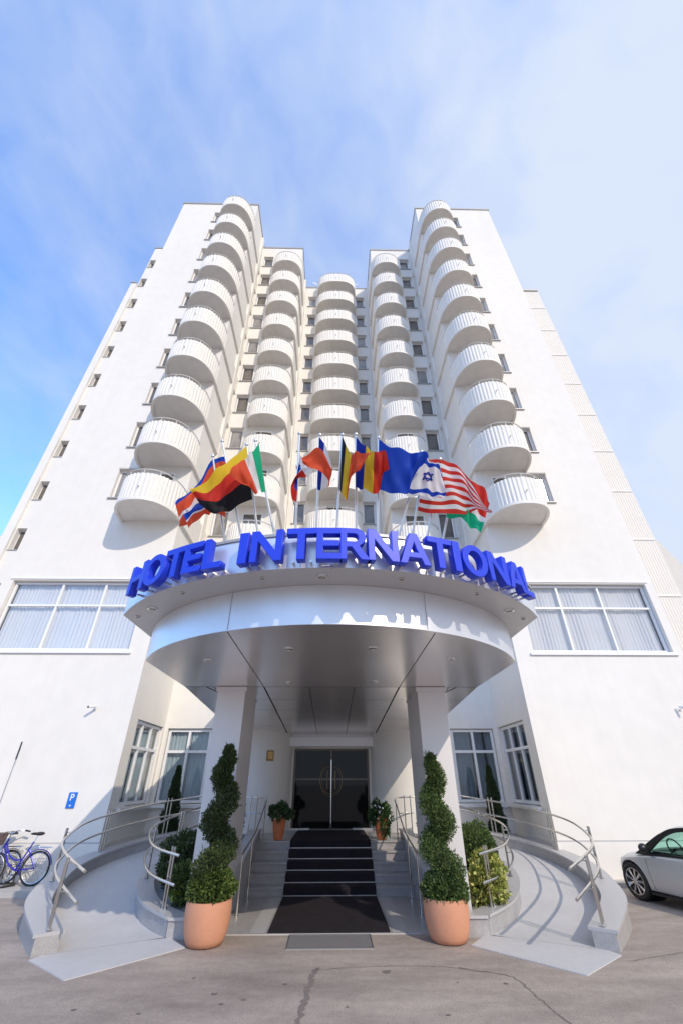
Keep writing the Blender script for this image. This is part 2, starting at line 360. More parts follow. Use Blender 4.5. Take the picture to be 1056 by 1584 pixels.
for z in zs[1:]: mb.box(XO,XL+.02,YW-.04,YW+.01,z-.03,z+.03)
part(mb,'panel_joint',mat('panel_joint_paint',(.84,.82,.80),.7))
# low wings set at an angle
for s in (-1,1):
    d=Vector((s*math.sin(R(50)),math.cos(R(50)),0)); a=Vector((s*XL,YW+.02,0)); nrm=Vector((s*d.y*1,-abs(d.x),0)).normalized()
    mb=MB(); q=a+d*26; zt=10.75
    back=Vector((0,8,0))
    NN=150
    for i in range(NN):
        p0=a+d*(26*i/NN); p1=a+d*(26*(i+.55)/NN); p2=a+d*(26*(i+1)/NN); off=nrm*.015
        mb.quad(p0,p1,p1+Vector((0,0,zt)),p0+Vector((0,0,zt))); mb.quad(p1+off,p2+off,p2+off+Vector((0,0,zt)),p1+off+Vector((0,0,zt)))
        mb.quad(p1,p1+off,p1+off+Vector((0,0,zt)),p1+Vector((0,0,zt))); mb.quad(p2,p2+off,p2+off+Vector((0,0,zt)),p2+Vector((0,0,zt)))
    Z=Vector((0,0,zt)); mb.quad(a+Z,q+Z,q+back+Z,a+back+Z)
    part(mb,'low_side_wing',m_panel,recalc=False)
# copings
mb=MB()
for s in (-1,1):
    mb.box(s*(XI-.05),s*(XO+.05),YF-.05,YF+.25,TOP+.002,TOP+.16); mb.box(s*(XI-.05),s*(XI+.2),YF+.252,Y2+.24,TOP+.002,TOP+.16)
    mb.box(s*(X2-.05),s*(XI-.052),Y2-.05,Y2+.24,TOP+.002,TOP+.16); mb.box(s*(X2-.05),s*(X2+.2),Y2+.242,Y3+.24,TOP+.002,TOP+.16)
    mb.box(s*(XO-.2),s*(XO+.05),YF+.252,26,TOP+.002,TOP+.16)
mb.box(-X2+.052,X2-.052,Y3-.05,Y3+.24,TOP+.002,TOP+.12)
mb.box(XO,XL+.05,YW-.08,YW+.2,29.6,29.72); mb.box(-XL-.04,-XL+.31,YW-.17,YW+.1,29.502,29.6); mb.box(-XL+.3,-XO,YW-.05,YW+.2,34.402,34.5)
part(mb,'roof_coping',m_cope)
# floor bands on the side walls, at parapet height
mb=MB()
for s in (-1,1):
    for k in range(-1,10):
        z=9.57+FP*k
        if k>=0: mb.box(s*(XI-.10),s*(XI-.001),YF+.002,Y2-.002,z,z+1.06)
        mb.box(s*(X2-.10),s*(X2-.001),Y2+.002,Y3-.002,z,z+1.06)
    mb.box(s*(XI-.13),s*(XI-.001),Y2-.75,Y2-.45,8.2,TOP-.05); mb.box(s*(X2-.13),s*(X2-.001),Y3-.7,Y3-.4,5,TOP-.05)
part(mb,'wall_band',m_balc)
# plinth with shadow groove, and the base of the door piers
m_groove=mat('groove_sealant',(.45,.44,.44),.9)
for s in (-1,1):
    mb=MB(); mb.prism([(s*(XI-.02),YF-.02),(s*XO,YF-.02),(s*XO,YF-.001),(s*(XI-.001),YF-.001),(s*(XI-.001),Y2-.002),(s*(XI-.02),Y2-.002)][::s],0,.76)
    pl_=part(mb,'plinth',m_plaster)
    mb=MB(); mb.box(s*XI,s*XO,YF-.004,YF-.0005,.762,.785); part(mb,'plinth_groove',m_groove,pl_)
# tower windows
def window_meshes(w,h):
    f=MB(); t=.06
    f.box(0,w,0,.05,0,t); f.box(0,w,0,.05,h-t,h); f.box(0,t,0,.05,t,h-t); f.box(w-t,w,0,.05,t,h-t)
    g=MB(); g.box(t,w-t,.02,.03,t,h-t)
    s_=MB(); s_.box(-.05,w+.05,-.22,-.001,-.035,.0)
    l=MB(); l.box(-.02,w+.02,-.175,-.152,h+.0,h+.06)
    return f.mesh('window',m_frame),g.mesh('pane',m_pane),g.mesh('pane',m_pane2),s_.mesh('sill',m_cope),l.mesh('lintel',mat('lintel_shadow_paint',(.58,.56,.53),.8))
WM={}
rw=random.Random(5)
for s,x0,x1,z0,z1,Y in win_spots:
    key=round(x1-x0,3)
    if key not in WM: WM[key]=window_meshes(x1-x0,z1-z0)
    f,g,g2,si,li=WM[key]; xx=s*x0 if s>0 else s*x1
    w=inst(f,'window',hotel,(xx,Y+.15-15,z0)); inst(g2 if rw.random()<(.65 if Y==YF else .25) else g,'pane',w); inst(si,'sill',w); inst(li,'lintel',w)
# balconies
def balcony_meshes(w,D,p=2.2,h=1.08,flutes=26):
    """D-shaped balcony; origin at the middle of its wall edge, underside at z=0"""
    def pt(t,off=0):
        c,s_=math.cos(t),math.sin(t); a=w/2; 
        x=a*math.copysign(abs(c)**(2/p),c); y=-D*abs(s_)**(2/p)
        nx,ny=x/a/a,y/D/D; l=math.hypot(nx,ny) or 1
        return (x+off*nx/l,y+off*ny/l)
    N=flutes*4; outer=[];inner=[];flat=[]
    for i in range(N+1):
        t=math.pi*i/N; o=-.028 if (i%4) in (2,3) else 0
        if i in (0,N): o=0
        outer.append(pt(t,o)); inner.append(pt(t,-.09)); flat.append(pt(t,0))
    flat[0]=(w/2,0);flat[-1]=(-w/2,0); 
    for L,o in ((outer,0),(inner,-.09)): L[0]=(w/2+o,0); L[-1]=(-w/2-o,0)
    b=MB(); z=lambda P,zz:[(x,y,zz) for x,y in P]
    b.grid([z(outer,.10),z(outer,h)]); b.grid([z(outer,h),z(inner,h)]); b.grid([z(inner,h),z(inner,.14)])
    b.grid([z(flat,.10),z(flat,0)]); b.grid([z(outer,.10),z(flat,.10)]); b.grid([z(flat,0),z(inner,0)]); b.grid([z(inner,0),z(inner,.07)])
    me=b.mesh('balcony',m_balc,None,False)
    sl_=MB(); n=len(inner); sl_.add(z(inner,.07)+z(inner,.14),[tuple(range(n)),tuple(range(n,2*n))[::-1]]); sm=sl_.mesh('slab',m_under,None,False)
    r=MB(); r.tube([(x,y,h+.17) for x,y in [pt(math.pi*i/40,-.045) for i in range(41)]],.022,6)
    for i in range(2,40,6):
        x,y=pt(math.pi*i/40,-.045); r.tube([(x,y,h-.02),(x,y,h+.17)],.014,5)
    rm=r.mesh('handrail',mat('rail_paint',(.62,.60,.56),.5),40)
    sp=MB(); x,y=pt(math.pi*.5,0); sp.tube([(x,y+.04,.50),(x,y-.10,.47)],.02,6); spm=sp.mesh('drain_spout',m_cope)
    return me,sm,rm,spm
B1=balcony_meshes(2.12,1.45,2.3); B2=balcony_meshes(2.02,.98,2.3); B3=balcony_meshes(2.96,1.25,2.9,flutes=30)
def put_balc(B,x,Y,z):
    b=inst(B[0],'balcony',hotel,(x,Y-15,z)); inst(B[1],'slab',b); inst(B[2],'handrail',b); inst(B[3],'drain_spout',b)
for k in range(-1,10):
    z=9.57+FP*k
    for s in (-1,1):
        if k>=0: put_balc(B1,s*6.37,YF-.001,z)
        put_balc(B2,s*3.42,Y2-.001,z)
    put_balc(B3,0,Y3-.001,z)
put_balc(B3,0,Y3-.001,9.57+FP*10)
# dark balcony doors behind the parapets
d=MB(); d.box(-.38,.38,-.025,-.002,.15,2.1); dme=d.mesh('balcony_door',m_pane)
df=MB()
for a in ((-.44,-.38),(.38,.44)): df.box(a[0],a[1],-.05,-.003,.15,2.16)
df.box(-.38,.38,-.05,-.003,2.1,2.16); dfm=df.mesh('door_frame',m_frame)
for k in range(-1,10):
    z=9.57+FP*k
    for s in (-1,1):
        if k>=0:
            o=inst(dme,'balcony_door',hotel,(s*6.4,YF-15,z)); inst(dfm,'door_frame',o)
        o=inst(dme,'balcony_door',hotel,(s*3.5,Y2-15,z)); inst(dfm,'door_frame',o)
    o=inst(dme,'balcony_door',hotel,(0,Y3-15,z)); inst(dfm,'door_frame',o)
# windows with curtains
def framed(x0,x1,z0,z1,cols,tz,origin,u,nrm,curt,fw_=.06,gl=None,backd=.45,dark=None,name='window'):
    """glazed window: frame with mullions and a transom, pane, curtain and a dim room box; u along wall, nrm outward"""
    o=Vector(origin);u=Vector(u);nrm=Vector(nrm); P=lambda a,b,d: tuple(o+u*a+Vector((0,0,b))+nrm*d)
    def bar(mb,a0,a1,b0,b1,d0,d1):
        vs=[P(a,b,d) for d in (d0,d1) for (a,b) in ((a0,b0),(a1,b0),(a1,b1),(a0,b1))]
        mb.add(vs,[(0,1,2,3),(4,5,6,7),(0,1,5,4),(1,2,6,5),(2,3,7,6),(3,0,4,7)])
    f=MB(); t=fw_
    bar(f,x0,x1,z0,z0+t,-.05,.02); bar(f,x0,x1,z1-t,z1,-.05,.02); bar(f,x0,x0+t,z0+t,z1-t,-.05,.02); bar(f,x1-t,x1,z0+t,z1-t,-.05,.02)
    bar(f,x0+t,x1-t,tz-t/2,tz+t/2,-.045,.025)
    for c in cols: bar(f,c-t/2,c+t/2,z0+t,tz-t/2,-.048,.022); bar(f,c-t/2,c+t/2,tz+t/2,z1-t,-.048,.022)
    w=part(f,name,m_frame)
    g=MB(); g.quad(P(x0+t,z0+t,-.02),P(x1-t,z0+t,-.02),P(x1-t,z1-t,-.02),P(x0+t,z1-t,-.02)); gp=part(g,'pane',gl or m_glass,w,recalc=False)
    rm=MB(); b=backd
    rm.quad(P(x0,z0,-b),P(x1,z0,-b),P(x1,z1,-b),P(x0,z1,-b))
    for (a,c,e,h_) in (((x0,z0),(x1,z0),0,0),((x1,z0),(x1,z1),0,0),((x1,z1),(x0,z1),0,0),((x0,z1),(x0,z0),0,0)):
        rm.quad(P(*a,-.052),P(*c,-.052),P(*c,-b),P(*a,-b))
    part(rm,'room_recess',m_room,w,recalc=False)
    c=MB(); rc=random.Random(int(x0*100)+len(cols))
    for (a,b_) in curt:
        n=int((b_-a)/.018); top=[];bot=[]
        ph=rc.random()*6
        for i in range(n+1):
            xx=a+(b_-a)*i/n; dd=-.115+.022*math.sin(i*.95+ph+2.2*math.sin(i*.043+ph))*(.6+.4*math.sin(i*.11+ph))+.008*math.sin(i*.21)
            top.append(P(xx,z1,dd)); bot.append(P(xx,z0,dd*1.02))
        c.grid([bot,top])
    cu=part(c,'curtain',dark or m_curt,w,20,recalc=False)
    return w
for s in (-1,1):
    # large first-floor window in the front wall
    framed(5.97,10.16,5.22,7.36,[7.27,8.63],6.6,(0,YF+.16,0),(s,0,0),(0,-1,0),[(6.05,10.1)])
    mb=MB(); mb.box(s*5.85,s*10.28,YF-.06,YF-.001,5.10,5.16); part(mb,'window_sill',m_frame); mb=MB(); mb.box(s*5.85,s*10.28,YF-.03,YF-.0008,7.42,7.46); part(mb,'window_head_trim',m_frame)
    # recess windows
    framed(3.88,5.26,1.44,3.41,[4.58],2.78,(0,Y2+.10,0),(s,0,0),(0,-1,0),[(3.9,4.5),(4.55,4.92),(5.0,5.25)] if s>0 else [(3.9,4.5),(4.52,5.25)],.075,m_glass_d if s>0 else m_glass_l,.9,m_curt2)
    framed(.55,2.58,1.45,3.43,[1.2,1.9],2.78,(s*(XI+.10),YF,0),(0,1,0),(-s,0,0),[(.6,1.15),(1.25,1.8),(1.95,2.5)] if s>0 else [(.6,1.15),(1.2,2.5)],.075,m_glass_d if s>0 else m_glass_l,.9,m_curt2)
    mb=MB(); mb.box(s*3.78,s*(XI-.03),Y2-.12,Y2-.001,1.33,1.40); part(mb,'window_sill',m_frame); mb=MB(); mb.box(s*(XI-.12),s*(XI-.022),YF+.45,Y2-.125,1.34,1.41); part(mb,'window_sill',m_frame)
# door piers: white cylinders either side of the doors, lintel
for s in (-1,1):
    mb=MB(); mb.lathe([(1.12,.8),(1.12,3.4)],s*2.36,Y2,64); part(mb,'door_pier',m_plaster,hotel,60)
mb=MB(); mb.box(-1.3,1.3,Y2-.34,Y2-.002,2.9,3.16); mb.box(-1.3,1.3,Y2-.22,Y2-.003,3.162,3.30)
part(mb,'door_lintel',m_frame)
door=thing('x',None,None)
bpy.data.objects.remove(door)
mb=MB(); 
for a,b in ((-1.17,-1.11),(1.11,1.17)): mb.box(a,b,Y2-.0,Y2+.08,.8,2.86)
mb.box(-1.11,1.11,Y2,Y2+.08,2.80,2.86); mb.box(-1.11,1.11,Y2-.005,Y2+.06,2.015,2.06)
mb.box(-.025,.025,Y2-.012,Y2+.06,.8,2.80)
dr=part(mb,'entrance_door',mat('dark_bronze_frame',(.12,.10,.085),.35,.6))
mb=MB(); mb.box(-1.11,-.025,Y2+.03,Y2+.045,.83,2.8); mb.box(.025,1.11,Y2+.03,Y2+.045,.83,2.8); part(mb,'door_pane',m_door,dr)
mb=MB()
mb.tube([(0,Y2-.05,.95),(0,Y2-.05,2.55)],.016,8)
part(mb,'pull_handle',m_steel,dr,40)
mb=MB(); pts=[(.34*math.cos(a),Y2+.005,2.02+.42*math.sin(a)) for a in [i*2*math.pi/48 for i in range(49)]]
mb.tube(pts,.008,6); mb.tube([(.29*x/.34,y,2.02+(z-2.02)*.87) for x,y,z in pts],.004,5)
mb.tube([(-.12,Y2+.005,1.78),(-.12,Y2+.005,2.26)],.012,5); mb.tube([(.12,Y2+.005,1.78),(.12,Y2+.005,2.26)],.012,5); mb.tube([(-.12,Y2+.005,2.02),(.12,Y2+.005,2.02)],.010,5)
part(mb,'door_emblem',mat('dull_gold',(.30,.22,.10),.4,.8),dr,40)
mb=MB(); mb.box(-1.25,-.62,Y2-.22,Y2-.1,.802,.85); part(mb,'door_threshold',m_strip); mb=MB(); mb.box(.62,1.25,Y2-.22,Y2-.1,.802,.85); part(mb,'door_threshold',m_strip)
# ------------------------------------------------------------ entrance canopy
canopy=thing('entrance_canopy','round silver metal entrance canopy with two rings on two square pillars','canopy',(0,8.35,0))
def cpart(mb,name,mats,parent=canopy,smooth=None,**k):
    mb.v=[(v[0],v[1]-8.35,v[2]) for v in mb.v]; return mb.build(name,mats,parent,smooth,**k)
CY=8.35
def ushape(Rr,xc,Yb,n=72):
    a0=math.asin(xc/Rr); P=[]
    for i in range(n+1):
        a=-a0+2*a0*i/n; P.append((Rr*math.sin(a),CY-Rr*math.cos(a)))
    return [(-xc,Yb)]+P+[(xc,Yb)]
P=ushape(3.82,3.2,Y2-.004); n=len(P)
mb=MB(); mb.add([(x,y,4.11) for x,y in P]+[(x,y,4.58) for x,y in P],[(i,i+1,n+i+1,n+i) for i in range(n-1)]); cpart(mb,'upper_fascia',m_alu,smooth=25,recalc=False)
mb=MB(); Pi=ushape(3.3,2.98,Y2-.004)
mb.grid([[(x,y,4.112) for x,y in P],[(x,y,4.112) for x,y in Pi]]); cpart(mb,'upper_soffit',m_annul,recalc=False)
mb=MB(); mb.add([(x,y,4.578) for x,y in P],[tuple(range(n))]); cpart(mb,'canopy_roof',m_cope,recalc=False)
mb=MB(); Po=ushape(3.84,3.22,Y2-.004); 
mb.grid([[(x,y,4.60) for x,y in ushape(3.78,3.18,Y2-.004)],[(x,y,4.60) for x,y in Po],[(x,y,4.56) for x,y in Po]]); cpart(mb,'roof_edge_trim',m_cope,recalc=False)
m=len(Pi)
def zs_(y): return 3.59 if y<9.05 else 3.59+(y-9.05)/(Y2-9.05)*(3.22-3.59)
Pb=[(-2.98,9.05)]+Pi[1:-1]+[(2.98,9.05)]
mb=MB(); full=[(-2.98,Y2-.004),(-2.98,9.05)]+Pi[1:-1]+[(2.98,9.05),(2.98,Y2-.004)]; q=len(full)
mb.add([(x,y,zs_(y)) for x,y in full]+[(x,y,4.11) for x,y in full],[(i,i+1,q+i+1,q+i) for i in range(q-1)]); cpart(mb,'lower_drum',m_alu,smooth=25,recalc=False)
mb=MB(); mb.add([(x,y,3.592) for x,y in Pb],[tuple(range(len(Pb)))]); mb.quad((-2.98,9.05,3.592),(2.98,9.05,3.592),(2.98,Y2-.004,3.222),(-2.98,Y2-.004,3.222)); cpart(mb,'lower_soffit',m_soffit,recalc=False)
mb=MB()
def seam(a,b,w=.012):
    a=Vector((a[0],a[1],zs_(a[1])-.003)); b=Vector((b[0],b[1],zs_(b[1])-.003)); t=(b-a).normalized(); nn=Vector((-t.y,t.x,0))*w/2
    mb.quad(a+nn,b+nn,b-nn,a-nn)
seam((-2.96,9.07),(2.96,9.07),.014)
for x in (-1.38,1.38): seam((x,9.09),(x*1.0,15.1),.03)
for x in (-.46,.46,-2.4,2.4): seam((x,9.09),(x,15.1),.012)
for y in (10.2,11.3,12.4,13.5): seam((-2.96,y),(2.96,y),.008)
for x in (-1.38,1.38): seam((x*.98,5.4),(x,9.04),.009)
for x in (-2.55,2.55): seam((x,9.09),(x*.93,9.62),.03)
cpart(mb,'soffit_joint',m_seam,recalc=False)
mb=MB()   # vertical joints in the drum and fascia
for Rr,z0,z1,angs in ((3.304,3.6,4.10,(-68,-24,22,66)),(3.784,4.10,4.575,(-58,-30,0,30,58))):
    for a in angs:
        a=R(a); x,y=Rr*math.sin(a),CY-Rr*math.cos(a)
        if abs(x)>2.95 and Rr<3.5: continue
        if abs(x)>3.18: continue
        t=Vector((math.cos(a),math.sin(a),0))*.005
        mb.quad((x-t.x,y-t.y,z0),(x+t.x,y+t.y,z0),(x+t.x,y+t.y,z1),(x-t.x,y-t.y,z1))
cpart(mb,'cladding_joint',mat('joint_grey',(.42,.42,.45),.5,.4),recalc=False)
for s in (-1,1):
    mb=MB(); x0,x1=1.74,2.29; mb.box(s*x0,s*x1,9.05,10.45,0,3.585)
    pl=cpart(mb,'pillar',m_pillar)
    mb=MB(); mb.box(s*(x0-.03),s*(x1+.03),9.02,10.48,3.50,3.583); cpart(mb,'pillar_collar',m_seam if 0 else m_pillar,pl)
def ring(x,y,z,r):
    a=MB(); a.lathe([(r*.62,z-.004),(r*.66,z-.018),(r,z-.012),(r*1.04,z+.001)],x,y,24,False,False); o=cpart(a,'downlight',m_steel,smooth=50,recalc=False)
    b=MB(); b.lathe([(r*.63,z-.006),(r*.5,z-.003)],x,y,20,False,True); cpart(b,'lamp_lens',mat('lamp_glass',(.35,.33,.28),.2),o,recalc=False)
for x,y in [(-1.98,6.9),(-.63,6.19),(.6,6.14),(1.89,6.76),(-.85,8.63),(.84,8.54)]: ring(x,y,3.592,.065)
for a in (-2,-48,48):
    ring(3.56*math.sin(R(a)),CY-3.56*math.cos(R(a)),4.112,.075)
for a in (-14,-34,-56,14,33,56):
    ring(3.62*math.sin(R(a)),CY-3.62*math.cos(R(a)),4.112,.035)

# ------------------------------------------------------------ sign letters
def letter_curves(ch):
    """outlines in a box of height 1; returns width and list of closed polygons (outer + holes)"""
    w=.152
    def arc(cx,cy,rx,ry,a0,a1,n=28): return [(cx+rx*math.cos(R(a0+(a1-a0)*i/n)),cy+ry*math.sin(R(a0+(a1-a0)*i/n))) for i in range(n+1)]
    if ch=='H': return .80,[[(0,0),(w,0),(w,.41),(.61,.41),(.61,0),(.8,0),(.8,1),(.61,1),(.61,.58),(w,.58),(w,1),(0,1)]]
    if ch=='O': return .98,[arc(.49,.5,.49,.53,0,360,40)[:-1],arc(.49,.5,.30,.35,0,360,40)[:-1]]
    if ch=='T': return .78,[[(.295,0),(.485,0),(.485,.83),(.78,.83),(.78,1),(0,1),(0,.83),(.295,.83)]]
    if ch=='E': return .64,[[(0,0),(.64,0),(.64,.17),(w,.17),(w,.42),(.58,.42),(.58,.58),(w,.58),(w,.83),(.63,.83),(.63,1),(0,1)]]
    if ch=='L': return .58,[[(0,0),(.58,0),(.58,.17),(w,.17),(w,1),(0,1)]]
    if ch=='I': return .152,[[(0,0),(w,0),(w,1),(0,1)]]
    if ch=='N': return .86,[[(0,0),(.17,0),(.17,.72),(.66,0),(.86,0),(.86,1),(.69,1),(.69,.29),(.20,1),(0,1)]]
    if ch=='A': return .92,[[(0,0),(.19,0),(.265,.21),(.655,.21),(.73,0),(.92,0),(.565,1),(.355,1)],[(.32,.36),(.60,.36),(.46,.76)]]
    if ch=='R':
        outer=[(0,0),(w,0),(w,.40),(.30,.40),(.56,0),(.79,0),(.49,.44)]+arc(.40,.715,.285,.285,-60,90,16)+[(0,1)]
        inner=[(w,.555),(.36,.555)]+arc(.37,.70,.135,.145,-90,90,14)+[(w,.845)]
        return .76,[outer,inner]
def letter_mesh(ch,width,height,depth,R0):
    w0,polys=letter_curves(ch)
    cu=bpy.data.curves.new('c','CURVE'); cu.dimensions='2D'; cu.fill_mode='BOTH'; cu.extrude=depth/2-.006; cu.bevel_depth=.006; cu.bevel_resolution=1
    for pl in polys:
        sp=cu.splines.new('POLY'); sp.points.add(len(pl)-1); sp.use_cyclic_u=True
        for i,(x,y) in enumerate(pl): sp.points[i].co=((x/w0-.5)*width,y*height,0,1)
    o=bpy.data.objects.new('tmp',cu); C.objects.link(o); bpy.context.view_layer.update()
    me=bpy.data.meshes.new_from_object(o.evaluated_get(bpy.context.evaluated_depsgraph_get())); bpy.data.objects.remove(o)
    me.name='letter'
    # stand the letter up: curve (x,y,z) -> (x,-z outward,y)
    me.transform(Matrix(((1,0,0,0),(0,0,-1,0),(0,1,0,0),(0,0,0,1))))
    me.materials.clear(); me.materials.append(m_blue); me.name='letter'
    return me
sign=thing('hotel_sign','large blue raised sign letters curving around the canopy edge','sign',(0,CY,4.12))
SL=[('H',-43.8,7.6),('O',-37.4,8.4),('T',-31.2,6.6),('E',-26.6,5.2),('L',-21.9,4.8),('I',-16.8,1.9),('N',-12.3,7.0),('T',-5.9,6.4),('E',-.9,5.2),('R',4.3,6.2),('N',10.0,7.0),('A',16.4,7.4),('T',22.2,6.4),('I',26.2,1.8),('O',31.0,7.8),('N',38.0,7.2),('A',44.6,7.6),('L',50.0,4.6)]
# remap the right half so that the last letter ends at +49 degrees like the first begins at -48
def rem(a): return a-.9 if a<-18 else (a+.3 if a<0 else a*.925)
for ch,a,wd in SL:
    a=rem(a)*.945; width=R(wd)*3.97*(.97 if a<0 else .92); aa=R(a)
    me=letter_mesh(ch,width*.82,.41,.115,3.97); o=inst(me,'letter',sign,(3.97*math.sin(aa),-3.97*math.cos(aa),.01),aa)
    for dx in ((-width*.25,width*.25) if wd>4 else (0,)):
        b=MB(); b.box(dx-.012,dx+.012,.067,.225,.015,.04); b.build('bracket',m_steel,o)

# ------------------------------------------------------------ flagpoles and flags
FL={'x':[([-1.53,4.55,5.85],[-1.37,4.75,5.25]),([-1.7,4.6,5.82],[-1.62,4.8,5.21]),([-1.92,4.65,5.39],[-1.86,4.8,4.98]),([-2.13,4.7,5.12],[-2.04,4.8,4.81])],'y':[([-1.57,4.75,5.47],[-1.47,4.85,5.01]),([-1.71,4.72,5.33],[-1.66,4.8,5.06]),([-1.9,4.6,5.21],[-1.72,4.7,4.92]),([-1.95,4.55,4.92],[-1.88,4.65,4.73])],'g':[([-1.22,4.4,5.91],[-1.08,4.6,5.14]),([-1.42,4.32,5.56],[-1.28,4.5,4.95]),([-1.62,4.3,5.26],[-1.47,4.45,4.8]),([-1.84,4.35,5.1],[-1.72,4.45,4.97])],'i':[([-1.03,4.3,5.88],[-0.89,4.5,5.18]),([-1.1,4.22,5.6],[-0.95,4.4,5.15]),([-1.2,4.15,5.44],[-0.97,4.3,5.02]),([-1.29,4.1,5.16],[-1.06,4.25,5.1])],'cz':[([-0.46,4.3,5.72],[-0.48,4.55,5.06]),([-0.43,4.28,5.61],[-0.55,4.5,5.13]),([-0.35,4.25,5.5],[-0.55,4.45,5.3]),([-0.27,4.25,5.33],[-0.44,4.4,5.37])],'fr':[([-0.2,4.25,5.97],[-0.21,4.5,5.25]),([-0.09,4.2,5.7],[-0.14,4.45,5.2]),([-0.01,4.15,5.31],[-0.05,4.4,5.23]),([-0.13,4.02,5.48],[-0.08,4.2,5.24]),([-0.28,4.0,5.48],[-0.25,4.1,5.26]),([-0.4,4.0,5.38],[-0.38,4.05,5.31])],'be':[([0.12,4.25,5.97],[0.09,4.5,5.25]),([0.18,4.2,5.75],[0.12,4.45,5.12]),([0.25,4.15,5.56],[0.18,4.4,5.05]),([0.35,4.05,5.53],[0.22,4.25,5.24]),([0.5,4.0,5.47],[0.33,4.1,5.27])],'ro':[([0.31,4.25,5.98],[0.3,4.5,5.29]),([0.39,4.2,5.78],[0.36,4.45,5.24]),([0.47,4.15,5.66],[0.43,4.4,5.15]),([0.55,4.1,5.59],[0.53,4.35,5.08]),([0.66,4.08,5.54],[0.61,4.3,5.14]),([0.71,4.1,5.32],[0.6,4.25,5.31])],'eu':[([0.63,4.3,5.99],[0.6,4.5,5.25]),([0.77,4.2,5.74],[0.75,4.45,5.19]),([1.02,4.25,5.72],[0.95,4.4,5.09]),([1.16,4.2,5.67],[1.04,4.35,5.31]),([1.28,4.25,5.64],[1.16,4.3,5.49])],'is':[([1.18,4.35,5.71],[0.98,4.55,5.19]),([1.31,4.4,5.71],[1.16,4.5,5.14]),([1.4,4.35,5.6],[1.32,4.45,5.09]),([1.48,4.4,5.49],[1.46,4.4,5.05])],'us':[([1.29,4.55,5.82],[1.16,4.75,5.09]),([1.55,4.5,5.78],[1.43,4.65,4.96]),([1.75,4.5,5.69],[1.7,4.6,4.95]),([1.88,4.45,5.24],[1.9,4.55,4.96]),([2.03,4.4,4.87],[2.04,4.45,4.86])],'r':[([1.67,4.65,5.79],[1.56,4.8,5.01]),([1.83,4.6,5.6],[1.72,4.7,4.92]),([2.02,4.55,5.37],[1.82,4.65,4.77]),([2.08,4.5,5.07],[1.9,4.6,4.65])]}
RED=(.62,.035,.022); BLUE=(.012,.06,.45); WHITE=(.80,.80,.80); YEL=(.80,.55,.03); GRN=(.01,.42,.20); BLK=(.012,.012,.014); NAVY=(.01,.025,.30); ORG=(.75,.10,.04)
def stripes_h(cols): return ('h',cols)
POL=[('y',(-1.44,5.05),(-1.72,4.56,5.86),('h',[(ORG,.2),(WHITE,.4),(BLUE,.65),(WHITE,.72),(ORG,1)]),'leftmost flagpole, its blue, white and orange flag blown far left below the black one'),
('x',(-1.19,4.95),(-1.58,4.42,6.02),('h',[(BLUE,.12),(ORG,.5),(WHITE,.6),(ORG,1)]),'second flagpole from the left, its red and blue flag half hidden behind the yellow flag'),
('g',(-.97,4.88),(-1.22,4.40,5.94),('h',[(YEL,.30),(RED,.66),(BLK,1)]),'flagpole whose big yellow, red and black flag streams to the left'),
('i',(-.74,4.83),(-1.09,4.34,5.96),('v',[(GRN,.26),(WHITE,.52),(ORG,1)]),'flagpole with a green, white and red flag folded over the yellow and black one'),
('cz',(-.49,4.78),(-.48,4.29,6.06),'cz','flagpole with a small drooping white, blue and red flag over the letters'),
('fr',(-.22,4.76),(-.19,4.26,6.01),('v',[(NAVY,.14),(WHITE,.34),(ORG,1)]),'flagpole with a blue, white and pale red flag curling back to the left'),
('be',(.04,4.75),(.12,4.25,6.01),('v',[(BLK,.2),(YEL,.45),(ORG,1)]),'flagpole with a black, yellow and red flag at the centre of the canopy'),
('ro',(.31,4.76),(.31,4.26,6.03),('v',[(NAVY,.30),(YEL,.56),(RED,1)]),'flagpole with a dark blue, yellow and red flag left of the plain blue one'),
('eu',(.59,4.80),(.63,4.31,6.02),('v',[(BLUE,1)]),'flagpole with a large plain bright blue flag'),
('is',(.84,4.85),(1.22,4.35,5.80),'is','flagpole with a white flag that has a blue star and blue stripes'),
('us',(1.04,4.90),(1.27,4.42,5.74),('h',[(WHITE if i%2 else RED,(i+1)/13) for i in range(13)]),'flagpole with a red and white striped flag beside the white flag with the star'),
('u2',(1.25,4.97),(1.51,4.50,5.80),None,'bare flagpole second from the right end, behind the striped flag'),
('r',(1.47,5.06),(1.77,4.61,5.74),('h',[(RED,.55),(WHITE,.70),(GRN,1)]),'rightmost flagpole with a red, white and green flag behind the striped one')]
fmats={}
def fmat(c):
    k=tuple(c)
    if k not in fmats:
        m=mat('flag_cloth',c,.65,0,.3)
        nt=m.node_tree; b=nt.nodes['Principled BSDF']; o=nt.nodes['Material Output']; tr=nt.nodes.new('ShaderNodeBsdfTranslucent'); tr.inputs[0].default_value=(*c,1); mx=nt.nodes.new('ShaderNodeMixShader'); mx.inputs[0].default_value=.5
        nt.links.new(b.outputs[0],mx.inputs[1]); nt.links.new(tr.outputs[0],mx.inputs[2]); nt.links.new(mx.outputs[0],o.inputs[0]); fmats[k]=m
    return fmats[k]
